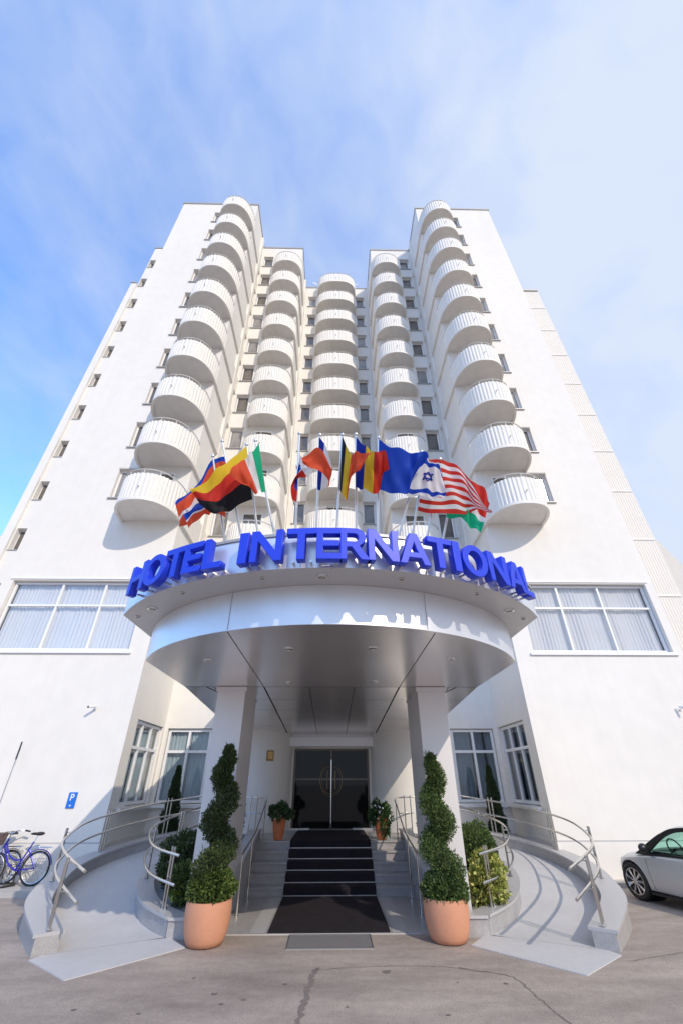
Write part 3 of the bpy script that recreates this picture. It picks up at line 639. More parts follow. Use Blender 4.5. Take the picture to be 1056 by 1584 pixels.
for idx,(k,bs,tp,pat,lab) in enumerate(POL):
    base=Vector((bs[0],bs[1],4.58)); top=Vector(tp)
    t=thing('flagpole',lab,'flagpole',base,group='flagpoles along the canopy roof')
    mb=MB(); mb.tube([(0,0,0),top-base],.016,8); mb.lathe([(.05,0),(.05,.02),(.03,.03)],0,0,12,True,True); mb.build('pole',m_pole,t,40)
    mb=MB(); e=top-base; mb.sphere(e,.028,.028,.028,10,8); mb.build('finial',m_pole,t,60)
    if pat is None: continue
    cols=FL[k]; U=catmull([c[0] for c in cols],10); V=catmull([c[1] for c in cols],10); nu=len(U); nv=26
    rr_=random.Random(idx); ph=rr_.random()*6; amp=.03
    rows=[]
    for j in range(nv+1):
        v=j/nv; row=[]
        for i in range(nu):
            u=i/(nu-1); p=U[i].lerp(V[i],v)
            a=amp*min(1,u*3); p=p+Vector((.25*a*math.sin(9*v+ph),1,0)).normalized()*(a*math.sin(u*11+v*4.2+ph)+.5*a*math.sin(u*23-v*7+ph*2))
            p=p+Vector((0,0,.35*a*math.sin(u*15+ph)))
            row.append(p-base)
        rows.append(row)
    mb=MB(); mb.grid(rows)
    pal=[]; mi=[]
    def cidx(c):
        if c not in pal: pal.append(c)
        return pal.index(c)
    for j in range(nv):
        for i in range(nu-1):
            u=(i+.5)/(nu-1); v=(j+.5)/nv
            if pat=='cz': c=BLUE if (abs(v-.45)<.33*(1-u*.6) and u<.55) else (WHITE if v<.42 else RED)
            elif pat=='is': c=BLUE if (.80<v<.94 or .05<v<.17) else WHITE
            else:
                q=v if pat[0]=='h' else u; c=next(c for c,l in pat[1] if q<=l+1e-6)
            mi.append(cidx(c))
    mb.mi=mi; fl=mb.build('flag',[fmat(c) for c in pal],t,60,recalc=False)
    if pat=='is':
        def at(u,v):
            i=min(int(u*(nu-1)),nu-2); j=min(int(v*nv),nv-1); return Vector(rows[j][i])
        mb=MB(); cu,cv=.45,.48
        for flip in (1,-1):
            tri=[(cu+.15*math.cos(R(90+120*q)),cv+flip*.17*math.sin(R(90+120*q))) for q in range(3)]
            for q in range(3):
                a,b=tri[q],tri[(q+1)%3]
                mb.tube([at(a[0]+(b[0]-a[0])*w/6,a[1]+(b[1]-a[1])*w/6)+Vector((0,-.006,0)) for w in range(7)],.009,5)
        mb.build('star',fmat(BLUE),fl)
# ------------------------------------------------------------ steps, landing, carpet
stairs=thing('entrance_steps','grey granite entrance steps with landing below the canopy','steps',(0,11.3,0))
def spart(mb,name,mats,parent=stairs,smooth=None,**k):
    mb.v=[(v[0],v[1]-11.3,v[2]) for v in mb.v]; return mb.build(name,mats,parent,smooth,**k)
mb=MB(); mb.quad((-1.75,8.86,.012),(1.75,8.86,.012),(1.75,11.31,.012),(-1.75,11.31,.012)); tag(mb.build('granite_paving',m_granite),'grey granite paving in front of the steps','paving',kind='structure')
mb=MB(); mb.box(-1.75,1.75,8.84,8.859,0,.016); tag(mb.build('paving_edge',m_kerb),'pale edge strip of the granite paving','paving edge',kind='structure')
m_gl=mat('pale_granite_strip',(.46,.45,.45),.4,noise=[(90,.15,(1,1,1))])
mb=MB()
for s in (-1,1): mb.quad((s*.98,8.87,.016),(s*1.22,8.87,.016),(s*1.22,11.29,.016),(s*.98,11.29,.016))
tag(mb.build('pale_paving_strip',m_gl),'pale granite strips either side of the mat','paving strip',kind='structure')
for i in range(5):
    y0=11.3+.28*i; z1=.16*(i+1)
    mb=MB()
    y1=Y2-.002 if i==4 else 13.0
    mb.box(-1.72,1.72,y0+.02,y1,z1-.16+(.0 if i==0 else 0.001),z1-.03); st=spart(mb,'step' if i<4 else 'landing',m_granite_d)
    mb=MB(); mb.box(-1.72,1.72,y0-.01,y0+.30 if i<4 else y1,z1-.03,z1); spart(mb,'tread',m_granite,st)
for s in (-1,1):   # landing wings toward the ramps
    mb=MB(); mb.prism([(s*1.73,13.05),(s*3.3,13.35),(s*3.3,Y2-.004),(s*1.73,Y2-.004)][::s],0.0,.797); spart(mb,'landing_wing',m_granite)
# side cheek walls with sloping granite slabs
for s in (-1,1):
    mb=MB(); pr=[(9.15,0),(9.15,.66),(11.2,.80),(12.45,1.02),(12.45,0)]
    vs=[(s*1.50,y,z) for y,z in pr]+[(s*1.74,y,z) for y,z in pr]
    # low stub in front, rising with the steps
    pr=[(9.9,0.0),(9.9,.50),(12.5,.95),(13.0,.95),(13.0,0)]
    vs=[(s*1.725,y,z) for y,z in pr]+[(s*1.90,y,z) for y,z in pr]; n=len(pr)
    mb.add(vs,[tuple(range(n)),tuple(range(n,2*n))]+[(i,(i+1)%n,n+(i+1)%n,n+i) for i in range(n)])
    ch=spart(mb,'cheek_wall',m_granite)
    mb=MB(); pr=[(9.82,.505),(9.82,.545),(12.5,.99),(13.02,.99),(13.02,.955),(12.5,.955)]
    vs=[(s*1.70,y,z) for y,z in pr]+[(s*1.96,y,z) for y,z in pr]; n=len(pr)
    mb.add(vs,[tuple(range(n)),tuple(range(n,2*n))]+[(i,(i+1)%n,n+(i+1)%n,n+i) for i in range(n)]); spart(mb,'cheek_slab',m_gl,ch)
# carpet runner: follows the steps
cw=.94; mb=MB()
prof=[(8.88,.028),(11.27,.028)]
for i in range(5):
    y0=11.3+.28*i-.01; prof+= [(y0-.012,.16*i+.028 if i else .028),(y0-.012,.16*(i+1)+.012)]
prof+=[(Y2-.28,.812)]
mb.grid([[(-cw,y,z) for y,z in prof],[(cw,y,z) for y,z in prof]])
mb.grid([[(-cw,y,z) for y,z in prof],[(-cw,y,z-.014) for y,z in prof]]); mb.grid([[(cw,y,z) for y,z in prof],[(cw,y,z-.014) for y,z in prof]])
mb.quad((-cw,8.88,.014),(cw,8.88,.014),(cw,8.88,.028),(-cw,8.88,.028))
cp=mb.build('carpet_runner',m_carpet,None,recalc=False); tag(cp,'black carpet runner laid over the entrance steps down to the forecourt','carpet')
mb=MB()
for i in range(5):
    y0=11.3+.28*i-.022; z=.16*i+.03; mb.box(-cw,cw,y0-.022,y0-.002,z,z+.012)
mb.build('nosing_strip',m_strip,cp)
# drain grate in front
dg=MB(); dg.box(-.60,.63,8.17,8.19,0,.014); dg.box(-.60,.63,8.80,8.82,0,.014); dg.box(-.60,-.585,8.192,8.798,0,.014); dg.box(.615,.63,8.192,8.798,0,.014)
g=dg.build('doormat_grate',m_strip); tag(g,'flat ribbed metal foot grate set in the asphalt before the carpet','grate')
sl_=MB()
for i in range(28): y=8.2+i*.0213; sl_.box(-.585,.615,y,y+.012,.002,.010)
sl_.build('ribbed_plate',mat('worn_plate',(.22,.205,.20),.6,.3),g)

# ------------------------------------------------------------ ramps, planter walls
OUT=[(-3.84,8.02,.22),(-4.72,9.2,.32),(-5.12,10.2,.41),(-5.36,11.2,.50),(-5.36,12.1,.58),(-5.1,12.95,.68),(-4.6,13.6,.78),(-3.9,14.05,.88),(-3.2,14.2,.98)]
INN=[(-2.35,8.78,.24),(-3.00,9.5,.28),(-3.42,10.3,.38),(-3.6,11.1,.48),(-3.5,11.85,.58),(-3.15,12.45,.72),(-2.7,12.8,.86),(-2.3,12.95,.96)]
RZo=[-.02,.05,.15,.26,.35,.46,.57,.68,.795]; RZi=[0,.04,.14,.25,.36,.50,.65,.795]
def side(s,P): return [Vector((s*-p[0],p[1],p[2])) for p in P]
def offs(P,d):
    out=[]
    for i,p in enumerate(P):
        t=(P[min(i+1,len(P)-1)]-P[max(i-1,0)]); t.z=0; t.normalize(); out.append(Vector((p.x-t.y*d,p.y+t.x*d,p.z)))
    return out
RO={}; RI={}
for s in (-1,1):
    o=catmull(side(s,OUT),8); i_=catmull(side(s,INN),8)
    zo=catmull([(0,0,z) for z in RZo],8); zi=catmull([(0,0,z) for z in RZi],8)
    RO[s],RI[s]=o,i_
    # ramp surface
    K=60; smp=lambda L,t: (lambda f: L[int(f)].lerp(L[min(int(f)+1,len(L)-1)],f-int(f)))(t*(len(L)-1))
    a=[];b=[]
    for k in range(K+1):
        t=k/K; pa=smp(o,t); pb=smp(i_,t); za=smp(zo,t).z; zb=smp(zi,t).z
        a.append((pa.x,pa.y,max(za,.012))); b.append((pb.x,pb.y,max(zb,.012)))
    mb=MB(); rows=[[tuple(Vector(a[k]).lerp(Vector(b[k]),j/6)) for k in range(K+1)] for j in range(7)]
    mb.grid(rows); rp=mb.build('ramp_surface',m_ramp,None,30,recalc=False); tag(rp,'smooth pale concrete access ramp curving up to the '+('right' if s>0 else 'left')+' of the steps','ramp',kind='structure')
    mb=MB(); ap=[(s*3.92,7.83),(s*3.10,7.15),(s*2.02,8.28),(s*2.36,8.74),(s*3.80,8.16)]
    mb.prism(ap[::1] if s>0 else ap[::-1],-.02,.010); ao=mb.build('ramp_apron',m_ramp); tag(ao,'pale concrete apron at the foot of the '+('right' if s>0 else 'left')+' ramp','ramp',kind='structure')
    # outer wall with coping
    sd='right' if s>0 else 'left'
    w=thing('ramp_wall','low curved granite wall on the outer edge of the '+sd+' ramp','wall',(s*3.84,8.02,0)); O0=Vector((s*3.84,8.02,0))
    def strip(P,d0,d1,zb,zt,parent,org,name,m,tip=True,smooth=30):
        A=offs(P,d0);B=offs(P,d1); mb=MB(); n=len(P)
        rows=[[(p.x-org.x,p.y-org.y,(zb if not callable(zb) else zb(p.z))) for p in A],[(p.x-org.x,p.y-org.y,zt(p.z)) for p in A],[(p.x-org.x,p.y-org.y,zt(p.z)) for p in B],[(p.x-org.x,p.y-org.y,(zb if not callable(zb) else zb(p.z))) for p in B]]
        mb.grid(rows+[rows[0]]); mb.quad(*[r[0] for r in rows]); mb.quad(*[r[-1] for r in rows])
        return mb.build(name,m,parent,smooth)
    strip(o,.155,-.155,-.02,lambda z:z-.03,w,O0,'wall_body',m_granite)
    strip(o,.19,-.19,lambda z:z-.029,lambda z:z+.008,w,O0,'coping',m_gl)
    w=thing('planter_wall','low curved granite planter wall between the '+sd+' ramp and the steps','wall',(s*2.35,8.78,0)); O1=Vector((s*2.35,8.78,0))
    strip(i_,.12,-.12,-.02,lambda z:z-.03,w,O1,'wall_body',m_granite)
    strip(i_,.15,-.15,lambda z:z-.029,lambda z:z+.008,w,O1,'coping',m_gl)
    mb=MB(); x0,x1=sorted((s*1.76-O1.x,s*2.42-O1.x)); mb.box(x0,x1,0-.12,.12,-.02,.21); mb.build('front_wall',m_granite,w)
    mb=MB(); mb.box(x0,x1+(0),-.15,.15,.2105,.246); mb.build('front_coping',m_gl,w)
    # soil bed
    cx,cy=s*2.0,10.9; mb=MB(); ring_=[(p.x,p.y,p.z-.05) for p in i_]
    inner=[(s*1.93,12.9,.85),(s*1.93,8.85,.18)]
    c=(s*2.2,10.6,.34); poly=ring_+inner
    mb.add([c]+poly,[(0,i+1,(i+1)%len(poly)+1) for i in range(len(poly))]); so_=mb.build('planting_bed',m_granite if 0 else mat('bed_gravel',(.26,.255,.25),.9,noise=[(40,.2,(1,1,1))]),None); tag(so_,'raised planting bed beside the steps','planting bed',kind='structure')
    # bed behind the ramp
    mb=MB(); poly=[(p.x,p.y,p.z-.06) for p in offs(o,0)][33:]+[(s*3.2,15.19,.9),(s*5.375,15.19,.7),(s*5.375,12.1,.52)]
    c=(s*5.0,14.6,.72); mb.add([c]+poly,[(0,i+1,(i+1)%len(poly)+1) for i in range(len(poly))]); so_=mb.build('rear_bed',m_granite_d,None); tag(so_,'paved bed between the ramp and the recessed windows','planting bed',kind='structure')

# ------------------------------------------------------------ railings
def post_pair(root,org,p,z0,h,t,r=.017):
    n=Vector((t.x,t.y,0)).normalized()*.045
    for sg in (-1,1):
        q=Vector((p.x,p.y,z0))+n*sg-org
        mb=MB(); mb.tube([q,q+Vector((0,0,h))],r,10); mb.lathe([(.04,q.z),(.04,q.z+.012),(.02,q.z+.014)],q.x,q.y,14,True,True)
        mb.build('post',m_steel,root,40)
def railing(s,P,name,label,hs,posts,d,extend=None,h=.78,r=.02):
    org=Vector((P[0].x,P[0].y,0)); root=thing(name,label,'railing',org,group='curved steel ramp railings')
    Q=offs(P,d)
    for hh in hs:
        pts=[Vector((p.x,p.y,p.z+hh))-org for p in Q]
        if extend:
            e=[Vector((x*s,y,z+hh))-org for x,y,z in extend]; pts=catmull(e+[pts[k] for k in range(2,len(pts),4)],6)
        mb=MB(); mb.tube(pts,r,10); mb.build('handrail' if hh==max(hs) else 'lower_rail',m_steel,root,40)
    for f in posts:
        k=int(f*(len(P)-1)); t=P[min(k+1,len(P)-1)]-P[max(k-1,0)]; post_pair(root,org,P[k],P[k].z+.008,h,t)
        # small bracket from post to rails
        mb=MB(); 
        for hh in hs: mb.tube([P[k]+Vector((0,0,hh-.0))-org,Q[k]+Vector((0,0,hh))-org],.009,6)
        mb.build('rail_bracket',m_steel,root,40)
    return root
for s in (-1,1):
    sd='right' if s>0 else 'left'
    railing(s,RO[s],'ramp_railing','steel tube railing on the outer wall of the '+sd+' ramp',(.72,.40),(.02,.27,.56,.80,.98),s*.10,[(3.33,7.48,.22)],.78)
    railing(s,RI[s],'ramp_railing','steel tube railing on the planter wall of the '+sd+' ramp',(.72,.36),(.08,.35,.62,.95),s*-.10,None,.78)
    # stair handrail
    org=Vector((s*1.82,9.95,0)); root=thing('stair_handrail','steel handrail down the '+sd+' cheek of the steps','handrail',org,group='stair handrails')
    mb=MB(); pts=[(s*2.5,13.6,1.62),(s*1.95,13.45,1.62),(s*1.66,13.0,1.60),(s*1.62,12.4,1.45),(s*1.60,11.2,1.08),(s*1.60,9.8,.86)]
    mb.tube([Vector(p)-org for p in catmull(pts,6)],.018,10); mb.build('handrail',m_steel,root,40)
    mb=MB(); pts=[(s*2.5,13.6,1.28),(s*1.95,13.45,1.28),(s*1.8,13.2,1.28)]; mb.tube([Vector(p)-org for p in pts],.014,8); mb.build('lower_rail',m_steel,root,40)
    for x,y,z0,z1 in [(s*1.60,9.85,.01,.87),(s*1.60,10.9,.01,1.0),(s*1.66,12.95,.80,1.60),(s*1.95,13.45,.80,1.66),(s*2.12,13.49,.80,1.66)]:
        mb=MB(); q=Vector((x,y,z0))-org; mb.tube([q,(q.x,q.y,z1)],.014,8); mb.lathe([(.035,q.z),(.035,q.z+.012),(.015,q.z+.014)],q.x,q.y,12,True,True); mb.build('post',m_steel,root,40)

# ------------------------------------------------------------ plants
def leaves(mb,pts,size,seed,up=.25,asp=.5):
    r=random.Random(seed)
    for p,n in pts:
        n=(n+Vector((r.gauss(0,.55),r.gauss(0,.55),r.gauss(up,.5)))).normalized()
        a=n.orthogonal().normalized(); a.rotate(Quaternion(n,r.random()*6.28)); L=size*r.uniform(.6,1.35)
        tip=p+n*L; side_=a*L*asp*.5; mid=p+n*L*.5
        mb.add([p,mid+side_,tip,mid-side_],[(0,1,2,3)])
def blob_pts(c,rx,ry,rz,n,seed,lump=.12,shell=.35):
    r=random.Random(seed); out=[]; ks=[(r.uniform(2,6),r.uniform(0,6),Vector((r.gauss(0,1),r.gauss(0,1),r.gauss(0,1))).normalized()) for _ in range(6)]
    for _ in range(n):
        d=Vector((r.gauss(0,1),r.gauss(0,1),r.gauss(0,1))).normalized()
        l=1+lump*sum(math.sin(k*d.dot(v)*2+ph) for k,ph,v in ks)/2.2
        q=l*(1-shell*r.random()**2)
        out.append((Vector(c)+Vector((d.x*rx,d.y*ry,d.z*rz))*q,d))
    return out
def shrub(name,label,loc,parts,mats,size,seed,group=None,stem=.15,cat='shrub'):
    t=thing(name,label,cat,loc,group=group); mb=MB()
    for i,(c,rx,ry,rz,n) in enumerate(parts): leaves(mb,blob_pts(c,rx,ry,rz,n,seed+i),size,seed*7+i)
    mb.build('foliage',mats,t,recalc=False)
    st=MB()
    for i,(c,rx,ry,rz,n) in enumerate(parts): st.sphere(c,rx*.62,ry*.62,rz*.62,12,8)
    st.build('shade_core',m_core,t,60)
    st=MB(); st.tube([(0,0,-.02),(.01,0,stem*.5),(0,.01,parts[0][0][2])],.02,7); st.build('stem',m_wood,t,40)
    return t
m_core=mat('shaded_twigs',(.02,.025,.012),1,noise=[(30,.4,(1,1,1))])  # near-black core: shade inside the foliage is put into its colour
def pot(label,loc,prof,m,group,rim=.03):
    t=thing('plant_pot',label,'pot',loc,group=group)
    mb=MB(); R_=prof[-1][0]; zt=prof[-1][1]
    mb.lathe(prof+[(R_-rim,zt+.003),(R_-rim-.01,zt-.09)],0,0,48,True,False); mb.build('pot_body',m,t,50)
    mb=MB(); mb.lathe([(R_-rim-.004,zt-.07),(.001,zt-.06)],0,0,32,False,False); mb.build('soil',m_soil,t,recalc=False)
    return t
BP=[(.20,0),(.25,.012),(.285,.07),(.312,.16),(.33,.28),(.336,.37),(.334,.44),(.328,.49)]
pot('large terracotta pot left of the carpet, under a denser shaded spiral tree',(-1.79,8.43,0),BP,m_terra,'large terracotta pots')
pot('large terracotta pot right of the carpet, under the sunlit spiral tree',(1.76,8.50,0),BP,m_terra,'large terracotta pots')
def topiary(label,loc,seed,H,turn0,hand,base_m,top_m,base,rough):
    t=thing('spiral_topiary',label,'topiary tree',loc,group='spiral trees in terracotta pots'); r=random.Random(seed)
    mb=MB(); leaves(mb,blob_pts(*base,7000,seed,.06,.4),.042,seed,.25,.65); mb.build('base_foliage',base_m,t,recalc=False)
    z0=base[0][2]+base[3]*.7; mb=MB(); pts=[]; turns=2.6
    cen=[]
    for _ in range(21000):
        u=r.random()**1.15; th=turn0+hand*u*turns*2*math.pi; z=z0+(H-z0-.10)*u
        rho=(.085*(1-u)+.055)*(1-u**8); tr=(.205-.04*u)*(1-.6*u**6)
        d=Vector((r.gauss(0,1),r.gauss(0,1),r.gauss(0,.9))).normalized(); lump=1+.10*math.sin(th*5+d.z*6)+rough*math.sin(u*60+d.x*5)
        q=tr*lump*(1-.4*r.random()**2)
        pts.append((Vector((rho*math.cos(th),rho*math.sin(th),z))+Vector((d.x*q,d.y*q,d.z*q*.92)),Vector((d.x,d.y,d.z+.3))))
    leaves(mb,pts,.036,seed+3,.35,.5); leaves(mb,r.sample(pts,900),.085,seed+5,.7,.16)
    mb.build('spiral_foliage',top_m,t,recalc=False)
    mb=MB(); n=70; path=[]
    for i in range(n+1):
        u=i/n; th=turn0+hand*u*turns*2*math.pi; rho=(.085*(1-u)+.055)*(1-u**8); path.append((rho*math.cos(th),rho*math.sin(th),z0+(H-z0-.12)*u))
    mb.tube(path,.11,8,True,.05); mb.sphere(base[0],base[1]*.62,base[2]*.62,base[3]*.6,12,8); mb.build('shade_core',m_core,t,60)
    mb=MB(); mb.tube([(0,0,-.05),(.012,0,.6),(-.01,0,1.2),(0,0,H-.25)],.026,8,True,.012); mb.build('trunk',m_wood,t,40)
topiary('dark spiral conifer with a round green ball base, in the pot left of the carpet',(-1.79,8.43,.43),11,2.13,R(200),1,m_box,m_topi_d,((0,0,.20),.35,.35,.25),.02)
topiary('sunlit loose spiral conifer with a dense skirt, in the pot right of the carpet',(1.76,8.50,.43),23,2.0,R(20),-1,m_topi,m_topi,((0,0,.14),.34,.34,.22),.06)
# cypresses by the recess
def cone_pts(H,rb,n,seed):
    r=random.Random(seed); out=[]
    for _ in range(n):
        u=r.random()**1.3; a=r.random()*6.283; rad=rb*(1-u)**.75*(.86+.16*math.sin(a*3+u*14)+.1*math.sin(u*37+a))*(1-.35*r.random()**2)+.012
        out.append((Vector((rad*math.cos(a),rad*math.sin(a),u*H)),Vector((math.cos(a),math.sin(a),.9))))
    return out
for lab,loc,H,sd in (('slim dark cypress in front of the left recessed window',(-4.42,13.32+.95,.72),1.62,31),('slim dark cypress in front of the right recessed window',(4.62,14.3,.72),1.62,37)):
    t=thing('cypress_tree',lab,'tree',loc,group='cypresses by the recessed windows')
    mb=MB(); leaves(mb,cone_pts(H,.27,8000,sd),.06,sd,.6,.4); mb.build('foliage',m_cyp,t,recalc=False)
    mb=MB(); mb.lathe([(.16,.05),(.13,.5*H),(.01,.9*H)],0,0,10,True,True); mb.build('shade_core',m_core,t,60)
    mb=MB(); mb.tube([(0,0,-.1),(0,0,.3)],.03,8); mb.build('trunk',m_wood,t,40)
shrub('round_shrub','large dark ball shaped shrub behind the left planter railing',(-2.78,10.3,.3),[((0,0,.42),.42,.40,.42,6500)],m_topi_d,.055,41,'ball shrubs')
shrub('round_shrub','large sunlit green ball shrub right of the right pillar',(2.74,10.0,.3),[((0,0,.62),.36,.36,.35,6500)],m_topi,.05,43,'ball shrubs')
shrub('variegated_shrub','yellow green variegated shrub at the front of the right planter',(2.66,9.3,.22),[((0,.0,.30),.30,.26,.30,2600),((.08,.12,.5),.24,.22,.22,1400)],m_yel,.07,47,'yellow shrubs')
shrub('variegated_shrub','dull yellow green shrub low in the left planter beside the pot',(-2.42,9.45,.22),[((0,0,.28),.30,.26,.28,2600)],m_box,.06,53,'yellow shrubs')
shrub('variegated_shrub','tall yellow green shrub behind the right pillar by the landing',(2.3,11.9,.6),[((0,0,.55),.26,.26,.50,2600)],m_yel,.06,59,'yellow shrubs')
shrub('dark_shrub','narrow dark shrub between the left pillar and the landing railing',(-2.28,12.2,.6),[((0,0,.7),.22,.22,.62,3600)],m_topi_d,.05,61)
# small pots on the landing
SP=[(.085,0),(.11,.03),(.145,.22),(.165,.38),(.172,.41)]
for s,lab,lab2 in ((-1,'small tall orange pot on the landing left of the carpet','leafy dark green bush in the small pot left of the door'),(1,'small tall orange pot on the landing right of the carpet','trailing bush with white flowers in the small pot right of the door')):
    x=-1.25 if s<0 else 1.22
    pot(lab,(x,12.62,.80),[(a*1.0,b*1.1) for a,b in SP],m_terra2,'small orange pots on the landing',.02)
    t=thing('potted_bush',lab2,'plant',(x,12.62,1.2),group='bushes in the small orange pots'); mb=MB()
    if s<0: leaves(mb,blob_pts((0,0,.13),.25,.22,.19,2600,71,.25),.06,72)
    else: leaves(mb,blob_pts((0,0,.12),.23,.2,.20,2200,73,.3)+blob_pts((.10,-.14,-.10),.10,.08,.22,600,74,.2)+blob_pts((-.17,-.05,.03),.09,.09,.14,400,75,.2),.06,76)
    mb.build('foliage',m_flow,t,recalc=False)
    mb=MB(); r=random.Random(8+s)
    for p,n in r.sample(blob_pts((0,0,.13),.24,.21,.20,400,77,.2,.02),9 if s<0 else 34):
        if n.y<.3:
            a=n.orthogonal().normalized(); b=n.cross(a); c=p+n*.03
            mb.add([c+.022*(a*math.cos(q*math.pi/3)+b*math.sin(q*math.pi/3)) for q in range(6)],[(0,1,2,3,4,5)])
    mb.build('flowers',m_petal,t,recalc=False)
    mb=MB(); mb.tube([(0,0,-.06),(0,0,.1)],.012,6); mb.build('stem',m_wood,t)
# ------------------------------------------------------------ bicycles and rack
m_bike=mat('blue_bike_paint',(.03,.03,.38),.25,.2); m_wick=mat('wicker_basket',(.17,.12,.11),.8,noise=[(30,.35,(1,1,1))]); m_chrome=mat('chrome',(.75,.75,.76),.15,1); m_silverp=mat('grey_bike_paint',(.30,.31,.33),.3,.4)
def bicycle(label,loc,rz,paint):
    t=thing('bicycle',label,'bicycle',loc,rz,'bicycles by the left wall')
    for x in (0,-.95):
        w=MB(); w.torus((x,0,.30),.288,.019,n=40); wo_=w.build('wheel',m_black,t,50)
        a=MB(); a.torus((x,0,.30),.262,.010,n=40,k=6); a.tube([(x,-.035,.30),(x,.035,.30)],.02,8); a.build('rim',m_chrome,wo_,50)
        a=MB()
        for q in range(20):
            an=q*math.pi/10; a.tube([(x,.02*(-1)**q,.30),(x+.26*math.cos(an),0,.30+.26*math.sin(an))],.0022,4,False)
        a.build('spokes',m_chrome,wo_)
        a=MB(); a.torus((x,0,.30),.325,.011,n=24,k=6,a0=R(10) if x==0 else R(0),a1=R(200) if x==0 else R(150)); a.build('mudguard',m_chrome if x else paint,t,50)
    f=MB()
    f.tube(catmull([(-.80,0,.70),(-.70,0,.50),(-.58,0,.36),(-.42,0,.27)],6),.020,8); f.tube(catmull([(-.785,0,.76),(-.66,0,.55),(-.50,0,.45),(-.33,0,.46)],6),.014,8)
    f.tube([(-.42,0,.26),(-.20,0,.76)],.017,8); f.tube([(-.765,0,.82),(-.815,0,.66)],.023,8)
    for y in (-.045,.045): f.tube([(-.40,y*.5,.27),(0,y,.30)],.010,6); f.tube([(-.25,y*.4,.62),(0,y,.30)],.009,6)
    f.build('frame',paint,t,40)
    f=MB()
    for y in (-.045,.045): f.tube(catmull([(-.82,y*.6,.64),(-.86,y,.52),(-.95,y,.30)],6),.012,8)
    f.build('fork',m_chrome,t,40)
    f=MB(); f.tube([(-.765,0,.82),(-.745,0,.92)],.013,8); f.tube(catmull([(-.50,-.24,.93),(-.62,-.25,.95),(-.76,-.14,.94),(-.78,0,.92),(-.76,.14,.94),(-.62,.25,.95),(-.50,.24,.93)],6),.010,8); hb=f.build('handlebar',m_chrome,t,40)
    f=MB()
    for y in (-.24,.24): f.tube([(-.48,y,.928),(-.60,y*1.03,.948)],.017,8)
    f.build('grip',m_blackp,hb,40)
    f=MB(); f.tube([(-.20,0,.76),(-.16,0,.87)],.011,8); f.build('seat_post',m_chrome,t,40)
    f=MB(); f.sphere((-.12,0,.905),.10,.085,.035,14,8); f.sphere((-.22,0,.905),.11,.035,.026,12,8); f.build('saddle',m_black,t,60)
    # basket
    f=MB(); n=18; pr=[(-.13,-.15),(.10,-.15),(.10,.15),(-.13,.15)]
    rows=[]
    for j in range(7):
        z=.70+.21*j/6; k=.72+.28*j/6; ring_=[]
        for i in range(33):
            a=i*2*math.pi/32; c,s_=math.cos(a),math.sin(a); q=(abs(c)**5+abs(s_)**5)**(-.2)
            ring_.append((-1.0+.13*q*c*k,.17*q*s_*k,z+(.012*math.sin(i*3.1) if 0<j<6 else 0)))
        rows.append(ring_)
    f.grid(rows); b=len(f.v); f.add(rows[0][:-1],[tuple(range(32))]); f.tube(rows[-1],.010,5,False)
    f.build('basket',m_wick,t,40,recalc=False)
    f=MB()
    for y in (-.07,.0,.07): f.tube([(-.15,y,.66),(.22,y,.66)],.006,5)
    f.tube([(-.15,-.07,.66),(-.15,.07,.66)],.006,5); f.tube([(.22,-.07,.66),(.22,.07,.66)],.006,5)
    for y in (-.07,.07): f.tube([(.12,y,.66),(0,y*.7,.32)],.005,5)
    f.build('luggage_rack',m_chrome,t,40)
    f=MB(); f.torus((-.42,.03,.26),.085,.008,n=24); f.tube([(-.42,.03,.345),(0,.03,.335)],.005,5); f.tube([(-.42,.03,.175),(0,.03,.265)],.005,5); f.build('chain_ring',m_blackp,t,40)
    f=MB(); f.tube([(-.42,-.05,.26),(-.50,-.06,.13)],.009,6); f.box(-.55,-.45,-.13,-.06,.12,.14); f.tube([(-.42,.05,.26),(-.34,.06,.39)],.009,6); f.box(-.39,-.29,.06,.13,.385,.405); f.build('pedal_crank',m_chrome,t,40)
    return t
bicycle('blue step-through bicycle with a wicker basket parked in the rack by the left wall',(-6.48,12.05,.08),R(2),m_bike)
bicycle('grey bicycle standing further left, behind the blue bicycle, nearly out of view',(-7.22,12.25,.08),R(-3),m_silverp)
t=thing('bicycle_rack','black metal floor rack holding the front wheel of the blue bicycle','bicycle rack',(-7.3,12.08,.08))
f=MB()
for y in (-.22,.22): f.tube([(-.5,y,.02),(.36,y,.02)],.014,6)
for x in (-.5,.36): f.tube([(x,-.22,.02),(x,.22,.02)],.014,6)
f.tube([(.36,.22,.02),(.47,.0,.02),(.36,-.22,.02)],.014,6); f.build('base_frame',m_blackp,t,40)
for x in (-.32,-.2,-.06,.06,.2,.32):
    f=MB(); f.tube([(x,-.15,.02),(x,-.06,.36),(x,.10,.36),(x,.2,.02)],.009,6); f.build('wheel_hoop',m_blackp,t,40)

# ------------------------------------------------------------ silver car
m_car=mat('silver_car_paint',(.62,.62,.62),.28,.5,noise=[(2,.02,(1,1,1))]); m_carglass=glass('green_car_glass',(.66,.90,.82),.01,.0); m_trim=mat('black_car_trim',(.012,.012,.014),.35)
car=thing('parked_car','silver hatchback parked nose in to the right wall, cut by the right edge','car',(7.11,9.98,0),math.atan2(.965,-.26))
ST=[(1.76,.50,.28,.48,.56),(1.72,.62,.22,.55,.63),(1.60,.70,.17,.62,.69),(1.35,.755,.16,.67,.74),(1.0,.77,.16,.71,.775),(.75,.775,.16,.735,.80),(.4,.775,.16,.755,.785),(-.2,.775,.16,.77,.79),(-.9,.775,.16,.79,.80),(-1.4,.75,.18,.80,.81),(-1.7,.68,.22,.79,.80),(-1.85,.54,.28,.70,.74)]
ST=[(1.12+(a[0]-1.12)*.62 if a[0]>1.12 else a[0],*a[1:]) for a in ST]
